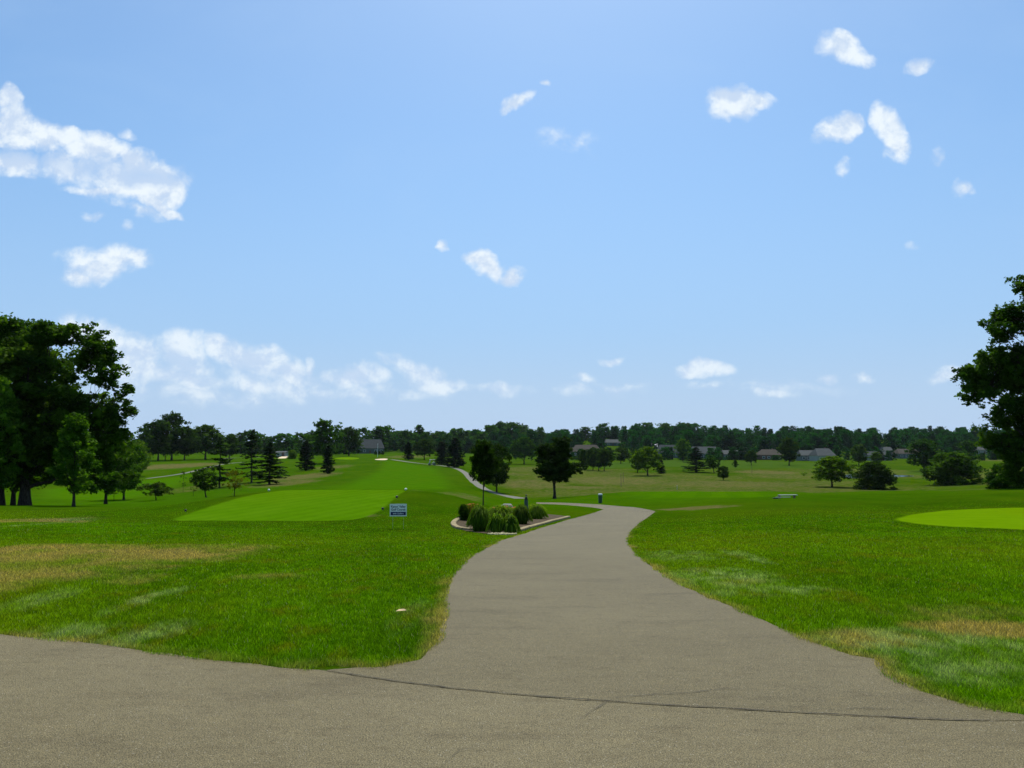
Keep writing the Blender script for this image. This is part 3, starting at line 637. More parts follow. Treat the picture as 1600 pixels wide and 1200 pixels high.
broadleaf('lollipop', 'oval', 8, 2.2, 3.4, 120, 13000, 0.17, 0.46, 0.115, 71, 9, gap=0.1, shell=0.5)
broadleaf('young', 'pyr', 7, 2.3, 1.5, 110, 14000, 0.15, 0.42, 0.11, 31, 9, gap=0.15, shell=0.5)
broadleaf('maple_a', 'round', 8, 3.4, 1.8, 110, 11000, 0.22, 0.60, 0.17, 41, 9, gap=0.3)
broadleaf('maple_b', 'oval', 8, 2.6, 1.6, 100, 10000, 0.20, 0.52, 0.16, 42, 9, gap=0.2)
broadleaf('maple_c', 'dome', 8, 3.6, 2.0, 120, 11000, 0.22, 0.60, 0.17, 43, 9, gap=0.35)
broadleaf('pear', 'vase', 8, 2.3, 1.6, 230, 26000, 0.16, 0.36, 0.15, 44, 12, topf=0.5, ell=[(-0.1,0,3.6,1.75,1.6,1.5,1.3),(-1.0,0.1,5.3,0.66,0.7,1.5,.9),(0.62,-0.1,6.0,0.78,0.8,1.8,1.2),(1.9,0,3.9,0.75,0.7,0.8,.25),(-1.9,0,2.3,0.5,0.4,0.3,.2),(0.9,0,3.0,0.9,1,0.8,.6)])
broadleaf('sparse', 'oval', 6, 2.3, 1.9, 42, 1700, 0.16, 0.45, 0.10, 45, 9, gap=0.5)
broadleaf('leaning', 'round', 5, 2.4, 1.7, 60, 4200, 0.18, 0.42, 0.13, 46, 7, gap=0.35, lean=-0.9)
broadleaf('lowtree', 'round', 2.0, 1.45, 0.75, 60, 5200, 0.09, 0.24, 0.06, 47, 6, gap=0.1, lean=-0.5)
broadleaf('bush', 'dome', 5, 3.0, 0.1, 170, 16000, 0.17, 0.50, 0.12, 48, 8, twigs=False, shell=0.4, lob=0.14)
broadleaf('sapling', 'oval', 3.2, 0.5, 0.8, 16, 420, 0.08, 0.16, 0.025, 49, 4)
broadleaf('fara', 'oval', 12, 4.6, 1.0, 60, 2400, 0.60, 1.15, 0.25, 51, 5, twigs=False, nside=5)
broadleaf('farb', 'dome', 12, 5.4, 0.8, 64, 2400, 0.62, 1.25, 0.25, 52, 5, twigs=False, nside=5)
broadleaf('farc', 'pyr', 12, 3.8, 0.8, 54, 2000, 0.58, 1.0, 0.22, 53, 5, twigs=False, nside=5)
conifer('spruce_a', 9, 2.5, 1.5, 61, step=0.62, nb=6, lsize=0.26, dens=10)
conifer('spruce_b', 8, 2.4, 0.9, 62, step=0.42, nb=7, lsize=0.26, dens=12)
conifer('cedar', 6, 1.5, 0.45, 63, step=0.26, nb=8, lsize=0.24, dens=14, shape=0.6)

def tree_meshes(key):
    p = PROT[key]
    if 'tm' not in p:
        p['tm'] = mesh_np('trunk', p['tv'], p['tf'], M['bark'], None, True)
        p['cm'] = mesh_np('crown', p['lv'], p['lf'], M[p['mat']], dict(tint=p['tint']))
        q = p['lv']; p['Hr'] = float(np.quantile(q[:, 2], 0.998)); p['Wr'] = float(np.quantile(q[:, 0], 0.99)-np.quantile(q[:, 0], 0.01)); p['xc'] = float(np.quantile(q[:, 0], 0.99)+np.quantile(q[:, 0], 0.01))/2
    return p
DK = (0.62, 0.66, 0.75, 1); MD = (1, 1, 1, 1); YG = (1.75, 1.55, 0.9, 1); LG = (1.5, 1.6, 1.1, 1); RD = (1.9, 0.85, 0.8, 1); BL = (0.6, 0.8, 1.15, 1); VD=(0.42,0.46,0.5,1)
def tree(name, label, cat, key, px, base, top, w, colr=MD, rz=0.0, d=None, group='trees standing about the golf course', lean=0.0, unscaled=False):
    """base: row where the trunk meets the ground (or None with d given); top and w: extent as surveyed"""
    p = tree_meshes(key)
    loc = hit(px, base) if d is None else at(px, d)
    dd = loc[1]; _, wt = sight(px, top); h = (E+wt*dd)-loc[2]; wid = w*dd/F
    sx = wid/p['Wr']; sz = h/p['Hr']
    if unscaled: sx = sz = 1.0
    o = empty(name, (loc[0], loc[1], loc[2]-0.03), rz, (sx, sx, sz))
    if lean: o.rotation_euler = (0, lean, rz)
    t = bpy.data.objects.new('trunk', p['tm']); link(t, o)
    c = bpy.data.objects.new('crown', p['cm']); c.color = colr; link(c, o)
    tag(o, label, cat, group); return o
OAKS = 'big oaks in the clump at the left edge'
tree('oak_tree','huge dark oak at the far left edge, its crown partly cut by the frame','oak tree','oak_b',-70,789,500,330,MD,0.4,group=OAKS,d=63)
tree('oak_tree','dark oak whose thick trunk is the leftmost one in view under the big clump','oak tree','oak_b',4,788,498,230,MD,2.2,group=OAKS,d=64)
tree('oak_tree','tall oak with the second and widest trunk in the left clump','oak tree','oak_b',24,788,505,125,DK,1.0,group=OAKS,d=66)
tree('oak_tree','airy oak with leaning trunk whose rounded crown reaches farthest right in the left clump','oak tree','oak_r',40,788,503,262,MD,0,group=OAKS,d=62.2,unscaled=True)
tree('oak_tree','slim oak with the rightmost leaning trunk of the left clump, lower crown drooping','oak tree','oak_b',47,788,590,190,DK,5.0,group=OAKS,d=65,lean=0.16)
tree('young_tree','bright green young tree in front of the oaks at the very left edge','tree','young',-2,789,592,92,LG,1.0,d=58)
tree('young_tree','pyramid shaped young green tree with bare thin trunk just right of the oaks','tree','young',115,791.5,648,88,(1.15,1.25,0.9,1),2.0)
tree('understory_tree','dark leafy low tree filling the gap right of the pyramid shaped young tree','tree','maple_b',168,783,672,78,MD,0.3,d=78)
tree('understory_tree','drooping green tree at the right foot of the oak clump','tree','maple_a',196,770,690,64,(1.1,1.2,0.9,1),1.4,d=120)
tree('sapling','thin staked sapling with wispy yellow leaves below the drooping tree','sapling','sapling',178,783,745,15,YG)
tree('small_tree','light green loose tree on the brown slope beside the oak clump','tree','maple_a',212,744.5,688,46,YG,2.0)
tree('shrub','dark round shrub left of the loose light green tree on the slope','shrub','bush',192,744,712,28,DK,1.0)
tree('low_tree','low flat topped bushy tree with short slanting stem on the left lawn','small tree','lowtree',244,781.5,753,44,(1.0,0.85,0.9,1),0.0)
tree('sapling','thin bare sapling left of the slanting small dark tree','sapling','sapling',302,775,748,12,(1.5,0.8,0.6,1),0)
tree('sapling','tall thin sapling on the left fairway edge below the curved path','sapling','sapling',286,769,736,9,DK,1)
tree('small_tree','small dark tree with crooked slanting trunk left of the spruces','tree','leaning',322,777,732,36,DK,0.0)
tree('spruce_tree','spruce with open lower boughs, leftmost of the three spruces','spruce','spruce_a',343,762,682,42,MD,0)
tree('small_tree','sparse reddish brown small tree between the left two spruces','tree','sparse',366,775,733,32,RD,0)
tree('spruce_tree','tall slender spruce, middle one of the three spruces','spruce','spruce_a',393,754,672,40,DK,2)
tree('spruce_tree','dense broad dark spruce, rightmost of the three spruces','spruce','spruce_b',421,757,692,44,DK,1)
tree('shrub','yellowish shrub at the woods edge between the dense spruce and the paired cedars','shrub','bush',457,717,703,14,YG)
tree('cedar_tree','dark cedar with round base on the brown slope, left one of the pair','cedar','cedar',478,735.5,688,24,DK)
tree('cedar_tree','narrow dark cedar on the brown slope, right one of the pair','cedar','cedar',512,740,696,19,DK,2)
tree('tall_tree','tall pointed green tree rising above the paired cedars','tree','maple_b',508,724,656,52,(0.9,1.05,0.8,1),0)
tree('round_tree','large round tree at the left grove above the brown slope, left of its tallest tree','tree','maple_a',247,720,656,56,DK,0.5)
tree('tall_tree','tallest ragged tree of the left grove above the brown slope','tree','maple_b',268,719,645,50,DK,1)
tree('tall_tree','narrower tree with dark crown on the right side of the left grove','tree','maple_b',288,719,668,34,DK,2)
tree('small_tree','small dark tree with thin trunk in the middle of the left grove','tree','maple_c',258,719.5,678,26,DK,3)
tree('airy_tree','airy spreading tree with sky showing through, right of the left grove','tree','maple_c',321,718,664,60,MD,0)
tree('round_tree','round dark tree behind the leftmost spruce','tree','maple_b',358,717,680,30,DK,2.4)
tree('round_tree','dark blunt tree at the skyline right behind the pole like spruce','tree','maple_a',545,712.5,667,38,DK,2.0)
tree('small_tree','small upright tree beside the far bend of the path','tree','cedar',638,718.5,690,15,DK)
tree('round_tree','broad round tree with short trunk above the parked golf cart','tree','maple_c',663,718.5,686,32,DK)
tree('cedar_tree','dark cone shaped cedar right above the golf cart path, left of its taller twin','cedar','cedar',690,726.5,690,24,DK,1)
tree('cedar_tree','taller dark cone shaped cedar beside the path bend','cedar','cedar',710,730.5,684,30,DK,2)
tree('shrub','small brownish shrub at the foot of the taller dark cedar','shrub','bush',721,728,716,10,RD)
tree('lawn_tree','dark round headed tree with a long bare trunk rising behind the flower bed','tree','lollipop',755,790,688,42,VD,0,d=44)
tree('lawn_tree','dark bushy tree just right of the long trunked tree behind the flower bed','tree','maple_a',776,769,694,50,VD,1)
tree('lawn_tree','dark tree hidden behind the long trunked tree, shading the path','tree','maple_b',763,752,694,34,VD,2)
tree('pear_tree','black green tree with forked double crown standing alone on the lawn beyond the bed','pear tree','pear',867,779,684,64,VD,0.0)
tree('skyline_tree','broad dark tree on the slope behind the forked pear tree','tree','maple_c',819,725.5,683,40,(0.7,0.9,0.9,1),0)
Q4='four trees in a row below the brown roofed house'
tree('row_tree','first tree from the left in the row of four below the brown roof','tree','maple_b',913,734,702,22,DK,0,group=Q4)
tree('row_tree','second tree from the left in the row of four below the brown roof','tree','maple_a',926.5,735,699,26,DK,1,group=Q4)
tree('row_tree','third tree from the left in the row of four below the brown roof','tree','maple_b',935.5,735.5,700,24,DK,2,group=Q4)
tree('row_tree','rightmost tree in the row of four below the brown roof, slightly spreading','tree','maple_c',944,736,701,26,DK,3,group=Q4)
tree('round_tree','compact round tree casting a line of shade right of the row of four','tree','maple_a',970,724.5,698,28,DK,3)
tree('yellow_tree','yellow green spreading tree with single trunk in the mid meadow','tree','maple_c',1012,743,698,46,YG,0)
tree('meadow_tree','dark tree close behind the yellow green meadow tree on its left','tree','maple_b',996,738.5,705,24,DK,0)
tree('meadow_tree','small dark tree touching the right side of the yellow green meadow tree','tree','cedar',1033,740,718,13,DK,0)
tree('meadow_tree','yellowish upright tree in front of the grey roofed house','tree','maple_b',1067,720.5,686,24,(1.3,1.4,0.9,1),0)
tree('meadow_conifer','wide dark conifer like tree with two stems in the meadow','tree','spruce_b',1088,738,699,38,BL,0)
tree('leaning_tree','grey green tree with crooked leaning trunk next to the wide dark conifer','tree','leaning',1116,739,711,22,BL,0)
tree('round_bush_tree','small very dark round tree standing alone in the middle meadow','tree','maple_a',1130,750.5,728,22,DK,1)
tree('sapling','small fuzzy sapling in front of the white walled house','sapling','young',1149,731.5,718,10,DK)
tree('meadow_tree','dark umbrella shaped tree right of the white walled house','tree','maple_c',1174,727,704,19,DK,0)
tree('meadow_tree','tall full dark green tree between the two groups of houses','tree','maple_b',1233,727.5,684,32,DK,0)
tree('spreading_tree','spreading yellow green topped tree beside the pond','tree','maple_c',1300,761,713,60,YG,1.5)
tree('round_bush_tree','black green ball shaped tree hiding the middle of the pond','tree','bush',1368,764.5,722,55,VD,0)
tree('meadow_tree','small olive tree rising directly behind the ball shaped tree','tree','maple_b',1368,730,706,18,(1.2,1.2,0.9,1),0,d=330)
tree('meadow_tree','upright mid green tree beyond the pond','tree','maple_b',1342,727.5,694,26,MD,1)
tree('meadow_tree','big soft dark tree left behind the broad round bush','tree','maple_a',1444,737,686,56,BL,1)
tree('round_bush','broad round green bush reaching the ground right of the pond','bush','bush',1490,757.5,707,70,(0.85,0.9,0.8,1),1)
tree('shrub','low dark shrub at the foot of the big right hand oak','shrub','bush',1566,760,724,50,BL,2,d=72)
tree('tall_tree','tall smooth blue green tree behind the right side bush near the big oak','tree','fara',1512,731,688,40,BL,1,d=300)
tree('oak_tree','huge dark ragged oak filling the right edge of the picture','oak tree','oak_c',1652,762,385,262,(0.8,0.85,0.8,1),0,d=60.9,unscaled=True,group='big oaks at the picture edges')

# skyline trees, left and middle: told apart only by their place in the row
SKY = 'trees along the left skyline behind the course'
sk = [(228,668,40),(240,672,30),(300,672,34),(338,676,32),(362,678,30),(376,676,26),(392,672,30),(407,678,28),(419,682,22),(431,680,24),(446,677,30),(459,680,26),(470,676,28),(482,678,24),(494,680,24),(527,670,26),(538,674,24),(553,672,24),(566,668,26),(579,672,22),(590,666,30),(603,665,30),(612,674,22),(624,673,28),(634,672,26),(646,676,22),(656,664,24),(667,674,20),(679,676,24),(690,674,26),(700,677,22),(713,669,28),(727,673,26),(740,673,24),(752,674,24)]
sides = ['between the left grove and the sky','above the left fairway','behind the three spruces','above the paired cedars','around the pale roofed barn','above the golf cart','behind the path bend']
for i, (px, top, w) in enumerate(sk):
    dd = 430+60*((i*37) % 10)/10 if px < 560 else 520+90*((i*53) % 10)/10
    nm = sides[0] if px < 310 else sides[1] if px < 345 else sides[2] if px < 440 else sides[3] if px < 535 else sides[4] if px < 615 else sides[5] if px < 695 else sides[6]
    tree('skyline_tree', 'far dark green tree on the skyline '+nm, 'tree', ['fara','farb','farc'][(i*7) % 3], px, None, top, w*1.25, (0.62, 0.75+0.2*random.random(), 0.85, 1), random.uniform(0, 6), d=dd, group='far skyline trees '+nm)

# ---------------------------------------------------------------- houses
def house(name, label, px, py, w_px, wall_h, roof_h, wall, roof, depth=9.0, rz=0.0, hip=0.0, chim=True, d=None, nwin=4, garage=False):
    x, y, z = hit(px, py) if d is None else at(px, d); W = w_px*y/F
    o = empty(name, (x, y, z-0.2), rz); tag(o, label, 'house', 'houses below the wooded hill')
    MB().box((0, 0, wall_h/2), (W, depth, wall_h)).build('wall', M[wall], o)
    ov = 0.45; r = MB(); a = W/2+ov; b = depth/2+ov; hh = hip*W/2; zz = wall_h+0.004
    bm = r.bm; v = [bm.verts.new(p) for p in [(-a,-b,zz),(a,-b,zz),(a,b,zz),(-a,b,zz),(-a+hh,0,zz+roof_h),(a-hh,0,zz+roof_h)]]
    for f in [(0,1,5,4),(2,3,4,5),(0,4,3),(1,2,5),(3,2,1,0)]: bm.faces.new([v[k] for k in f])
    rf = r.build('roof', M[roof], o)
    if chim: MB().box((W*0.22, depth*0.1, wall_h+roof_h*0.75+0.5), (0.8, 0.6, 1.8)).build('chimney', M['brick'], rf)
    for k in range(nwin):
        xx = -W/2+W*(k+0.5)/nwin
        if k == nwin//2:
            MB().box((xx, -depth/2-0.03, 1.05), (1.0, 0.08, 2.1)).build('door', M['brick'], o); continue
        f = MB().box((xx, -depth/2-0.03, wall_h*0.55), (1.5, 0.08, 1.35)).build('window', M['white'], o)
        MB().box((xx, -depth/2-0.08, wall_h*0.55), (1.25, 0.04, 1.1)).build('pane', M['glass'], f)
    return o
house('barn', 'big pale grey roofed barn among the skyline trees above the far green', 578, 705, 42, 3.4, 5.6, 'siding_grey', 'roof_dark', 12, 0.2, 0.25, nwin=5, d=505)
house('house', 'long house with wide brown hipped roof above the row of four trees', 916, 713, 46, 3.2, 4.6, 'brick', 'roof_brown', 12, 0.0, 0.35, nwin=5)
house('house', 'small pale house at the left end of the brown roofed house', 893, 712, 14, 3.0, 2.6, 'siding_white', 'roof_brown', 8, 0.3, 0, False, nwin=2)
house('house', 'house with shining white metal roof half hidden in trees', 1020, 705, 12, 3.5, 2.4, 'siding_white', 'metal_roof', 8, 0.2, 0, False, nwin=2)
house('house', 'house high on the wooded slope with only its grey roof showing', 957, 694, 22, 2.6, 2.6, 'siding_grey', 'roof_grey', 9, 0, 0.1, False, nwin=3, d=655)
house('house', 'dark grey house left of the yellowish upright tree', 1044, 715, 32, 3.6, 4.8, 'siding_grey', 'roof_dark', 10, -0.1, 0.2, nwin=4)
house('house', 'grey gable roofed house behind the wide dark conifer', 1100, 716, 40, 3.2, 4.4, 'siding_grey', 'roof_grey', 10, 0.0, 0.12, nwin=4)
house('house', 'long low house with pale blue walls and dark windows, best seen in the meadow row', 1146, 718.5, 36, 3.6, 2.4, 'siding_blue', 'roof_grey', 9, 0.0, 0.1, False, nwin=5)
house('house', 'house with dark hipped roof left of the tall full dark green tree', 1201, 718.5, 32, 3.2, 3.2, 'brick', 'roof_brown', 9, 0.05, 0.4, nwin=4)
house('house', 'low long house just right of the tall full dark green tree', 1262, 720, 28, 3.2, 2.8, 'siding_grey', 'roof_grey', 9, 0, 0.1, False, nwin=4)
house('house', 'pale peaked house behind the yellow green topped pond tree', 1285, 720.5, 28, 3.2, 3.8, 'siding_white', 'roof_grey', 10, 0.1, 0.3, nwin=3)
house('house', 'white walled low house straight above the ball shaped tree', 1370, 719.5, 36, 3.2, 2.2, 'siding_white', 'roof_dark', 8, 0, 0.05, False, nwin=4)
house('house', 'house with light grey roof peeping over the white walled low house', 1382, 713, 18, 3.2, 2.6, 'siding_grey', 'roof_grey', 8, -0.1, 0.15, False, nwin=3, d=545)
house('house', 'long brown roofed house left of the big soft dark tree', 1416, 716, 32, 3.2, 3.0, 'siding_grey', 'roof_brown', 9, 0, 0.2, nwin=4)
house('house', 'small pale house right of the broad round bush, near the oak', 1529, 711, 16, 3.0, 2.2, 'siding_white', 'roof_grey', 8, 0, 0.1, False, nwin=2, d=560)
house('shelter', 'low pale shelter with flat roof beyond the dense spruce', 441, 713, 14, 2.0, 0.6, 'siding_white', 'roof_grey', 5, 0, 0.0, False, nwin=2)['category'] = 'shelter'
HS = [(916,500,30),(893,500,12),(1020,520,10),(957,655,14),(1044,500,20),(1100,500,25),(1146,500,24),(1201,500,22),(1262,500,20),(1285,500,20),(1370,490,24),(1384,545,12),(1416,520,20),(1529,560,12),(578,505,24)]

# ---------------------------------------------------------------- wooded hillside (stuff) : every tree modelled, one far-off mass
def woods(name, label, px0, px1, n, seed):
    rng = np.random.default_rng(seed); V = []; Fc = []; tint = []; o = 0
    tops = [(560,674),(640,676),(700,674),(755,672),(765,664),(780,661),(812,662),(835,672),(850,675),(880,670),(905,671),(930,668),(948,663),(975,664),(1000,662),(1040,661),(1085,662),(1110,666),(1200,666),(1300,668),(1400,667),(1500,667),(1600,668),(1900,668)]
    for i in range(n):
        px = rng.uniform(px0, px1); front = i < 210; d = rng.uniform(455, 490) if front else 535+rng.random()**1.2*330; u, _ = sight(px, 700); x = u*d
        if front and (px < 870 or rng.random() < 0.3): continue
        if not front and any(abs(px-h[0]) < h[2]*0.8 and d < h[1]+9 for h in HS): continue
        z = hz(x, d); _, wt = sight(px, np.interp(px, *zip(*tops))); hmax = E+wt*d-z
        h = min(rng.uniform(9, 16), hmax*rng.uniform(0.68, 1.06)); 
        if front: h = rng.uniform(2.5, 7.5)
        if rng.random() < 0.05: h = min(h*1.15, hmax*1.06)
        if h < 5 and not front: continue
        p = PROT[['fara', 'farb', 'farb', 'farc'][rng.integers(4)]]; a = rng.uniform(0, 6.28); s = h/p['H']; sxy = rng.uniform(0.8, 1.25)*max(s, 0.45 if front else 0.8)
        q = p['lv']*np.array([sxy, sxy, s]); c, s_ = math.cos(a), math.sin(a)
        q = np.stack([q[:, 0]*c-q[:, 1]*s_+x, q[:, 0]*s_+q[:, 1]*c+d, q[:, 2]+z], 1); V.append(q); Fc.append(p['lf']+o); o += len(q)
        tint.append(np.clip(p['tint']*0.5+rng.random()*0.75-0.1, 0, 1.2))
    ob = bpy.data.objects.new(name, mesh_np(name, np.concatenate(V), np.concatenate(Fc), M['leaf'], dict(tint=np.concatenate(tint))))
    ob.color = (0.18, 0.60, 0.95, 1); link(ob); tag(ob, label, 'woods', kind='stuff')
woods('woods', 'dense dark green woods covering the far hillside behind the houses', 600, 1900, 760, 5)
# ridge of big trees left of the gap at the hill's end, individually visible
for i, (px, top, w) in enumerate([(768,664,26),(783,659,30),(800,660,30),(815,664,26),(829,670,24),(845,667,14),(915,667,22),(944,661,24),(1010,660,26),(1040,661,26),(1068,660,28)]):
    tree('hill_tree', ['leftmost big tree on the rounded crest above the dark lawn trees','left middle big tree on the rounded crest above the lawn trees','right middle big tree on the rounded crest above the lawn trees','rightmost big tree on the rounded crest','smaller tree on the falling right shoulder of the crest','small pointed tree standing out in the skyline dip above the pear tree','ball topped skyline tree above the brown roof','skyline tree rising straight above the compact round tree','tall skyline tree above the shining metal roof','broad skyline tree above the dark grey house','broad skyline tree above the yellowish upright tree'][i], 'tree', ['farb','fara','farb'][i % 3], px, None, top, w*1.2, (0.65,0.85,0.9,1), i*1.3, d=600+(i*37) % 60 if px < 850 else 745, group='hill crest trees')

# ---------------------------------------------------------------- yard sign
def text_mesh(s, size, mat, parent, name, loc, bold=0.0, xs=1.0):
    cu_ = bpy.data.curves.new(name, 'FONT'); cu_.body = s; cu_.size = size; cu_.align_x = 'CENTER'; cu_.extrude = 0.0008; cu_.offset = bold
    t = bpy.data.objects.new(name, cu_); COL.objects.link(t); dg = bpy.context.evaluated_depsgraph_get(); me = bpy.data.meshes.new_from_object(t.evaluated_get(dg))
    bpy.data.objects.remove(t); me.materials.clear(); me.materials.append(mat); o = bpy.data.objects.new(name, me)
    o.rotation_euler = (math.pi/2, 0, 0); o.location = loc; o.scale = (xs, 1, 1); return link(o, parent)
sx_, sy_, sz_ = hit(622, 826); k = sy_/F
sg = empty('yard_sign', (sx_, sy_, sz_), 0.06); tag(sg, 'white and navy printed yard sign stuck in the lawn beside the tee', 'sign')
sw, sh, zb = 26*k, 19*k, 19*k
MB().box((0, 0, zb+sh/2), (sw, 0.006, sh)).build('board', M['white'], sg)
MB().box((0, -0.0045, zb+sh*0.22), (sw*0.9, 0.002, sh*0.28)).build('navy_band', M['navy'], sg)
text_mesh("Kanon' Valley", sh*0.25, M['ink'], sg, 'lettering', (0, -0.0045, zb+sh*0.70), 0.002, 0.86)
text_mesh("Golf Course", sh*0.25, M['ink'], sg, 'lettering', (0, -0.0045, zb+sh*0.46), 0.002, 0.92)
text_mesh("with Golfers", sh*0.19, M['white'], sg, 'lettering', (0, -0.0075, zb+sh*0.16), 0.001, 0.9)
for s in (-1, 1): MB().cyl((s*sw*0.32, 0.006, -0.1), (s*sw*0.32, 0.006, zb+sh*0.6), 0.0035, n=6).build('stake', M['metal'], sg)

# ---------------------------------------------------------------- tee markers and small things
def marker(px, py, label, mat, r=0.075, spike=True):
    x, y, z = hit(px, py); o = empty('tee_marker', (x, y, z)); tag(o, label, 'tee marker', 'tee markers')
    MB().ball((0, 0, r*1.1), r, (1, 1, 0.85)).build('ball', mat, o, True); MB().cyl((0, 0, -0.05), (0, 0, r*0.5), r*0.25, n=8).build('spike', M['metal'], o)
marker(290, 799.5, 'dark ball marker on the grass left of the tee, nearest the left corner', M['black'], 0.055)
marker(363, 773, 'small dark ball marker at the left edge of the tee below the reddish tree', M['black'], 0.06)
marker(598, 797, 'dark ball marker just left of the yard sign', M['black'], 0.062)
marker(620, 778.5, 'dark ball marker above the yard sign at the tee edge', M['black'], 0.07)
marker(420, 767.5, 'white ball marker at the far left corner of the tee', M['white'], 0.07)
marker(634, 766.5, 'white ball marker at the far right corner of the tee', M['white'], 0.08)

x, y, z = hit(938, 786); k = y/F
tc = empty('trash_can', (x, y, z)); tag(tc, 'dark green litter bin with white lid standing alone beyond the path', 'trash can')
MB().cyl((0,0,0),(0,0,12.5*k),2.9*k,3.2*k,20).build('bin', M['dgreen'], tc); MB().cyl((0,0,12.55*k),(0,0,14.6*k),3.5*k,2.8*k,20).build('lid', M['white'], tc)
for q in (-1, 1): MB().box((q*3.15*k, 0, 9*k), (0.05, 0.12, 0.04)).build('handle', M['black'], tc)

x, y, z = hit(1229, 779); k = y/F
bn = empty('bench', (x, y, z), 0.12); tag(bn, 'low white plank bench on the lawn right of the far tee', 'bench')
MB().box((0.1,0,0.26),(30*k,0.30,0.05),bevel=0.01).build('seat', M['bench_grey'], bn); MB().box((-0.40,-0.30,0.12),(1.1,0.12,0.04)).build('foot_plank', M['bench_grey'], bn)
for q in (-0.55, 0.6): MB().box((q,0,0.115),(0.09,0.22,0.23)).build('leg', M['wood'], bn)
MB().box((-0.98,-0.25,0.05),(0.35,0.16,0.08)).build('shadow_block', M['black'], bn)  # black block stands in for the dark shadow at the bench's lower left

# ball washer by the bed
x, y, z = at(822, 34); k = y/F; top = E+sight(822,771)[1]*y-z
bw = empty('ball_washer', (x, y, z)); tag(bw, 'dark ball washer on a post at the back of the flower bed', 'ball washer')
MB().cyl((0,0,-0.1),(0,0,top*0.5),0.035).build('post', M['black'], bw); MB().cyl((0,0,top*0.42),(0,0,top*0.80),0.095,0.075,14).build('washer_body', M['dgreen'], bw)
MB().cyl((0,0,top*0.80),(0,0,top*0.9),0.075,0.03,14).ball((0,0,top*0.945),0.032).build('cap', M['black'], bw, True)
MB().box((0,-0.01,top*0.36),(0.24,0.16,0.03)).build('tray', M['black'], bw); MB().box((-0.15,-0.05,top*0.32),(0.07,0.03,0.2),bevel=0.01).build('towel', M['towel'], bw)

# pale slab boulder
x, y, z = at(790, 38); k = y/F; b = MB(); h = E+sight(790,786.5)[1]*y-z
b.ball((0,0,h*0.5), 0.5, (26*k, 0.6, h), 16); rk = b.build('boulder', M['rock'], None, True, (x, y, z))
rr_ = np.random.default_rng(3)
for v in rk.data.vertices:
    v.co *= 1+0.06*math.sin(v.co.x*9+v.co.y*7)+0.03*rr_.normal(); v.co.z = min(v.co.z, h*(0.97+0.03*v.co.x)); v.co.x += v.co.z*0.02
tag(rk, 'pale grey flat topped boulder behind the lilies of the flower bed', 'boulder')

# ---------------------------------------------------------------- flower bed
def border(name, pts, label):
    c = smooth([hit(*p)[:2] for p in pts], 8, False); L = np.concatenate([[0], np.cumsum(np.linalg.norm(np.diff(c, axis=0), axis=1))])
    o = MB(); n = int(L[-1]/0.36)
    for i in range(n):
        s = (i+0.5)*L[-1]/n; p = np.array([np.interp(s, L, c[:, 0]), np.interp(s, L, c[:, 1])]); q = np.array([np.interp(s+0.1, L, c[:, 0]), np.interp(s+0.1, L, c[:, 1])]); q2 = np.array([np.interp(s-0.1, L, c[:, 0]), np.interp(s-0.1, L, c[:, 1])])
        a = math.atan2(q[1]-q2[1], q[0]-q2[0]); o.box((p[0], p[1], hz(*p)+0.02), (L[-1]/n-0.02, 0.2, 0.12), Matrix.Rotation(a+random.uniform(-.03,.03), 3, 'Z'), bevel=0.015)
    b = o.build(name, M['stone']); tag(b, label, 'garden border', 'borders of the flower bed')
border('garden_border', [(733,809),(716,812.5),(708.5,819.5),(716,826),(736,829)], 'curved pale stone border round the left end of the flower bed')
border('garden_border', [(806,831.5),(830,824.5),(860,816),(888,808.8)], 'long pale stone border between the mulch and the path')
x, y, z = hit(783, 835); pb = MB()
for i in range(150):
    a = random.uniform(0, 6.28); r = random.random()**0.5; X_ = x+0.45*r*math.cos(a)+0.05; Y_ = y+0.5*r*math.sin(a); s = random.uniform(0.02, 0.05); pb.ball((X_, Y_, hz(X_, Y_)+s*0.4), s, (1, random.uniform(.7,1.2), 0.7), 6)
p_ = pb.build('pebbles', M['pebble'], None, True); tag(p_, 'heap of pale pebbles at the front tip of the flower bed', 'pebbles', kind='stuff')

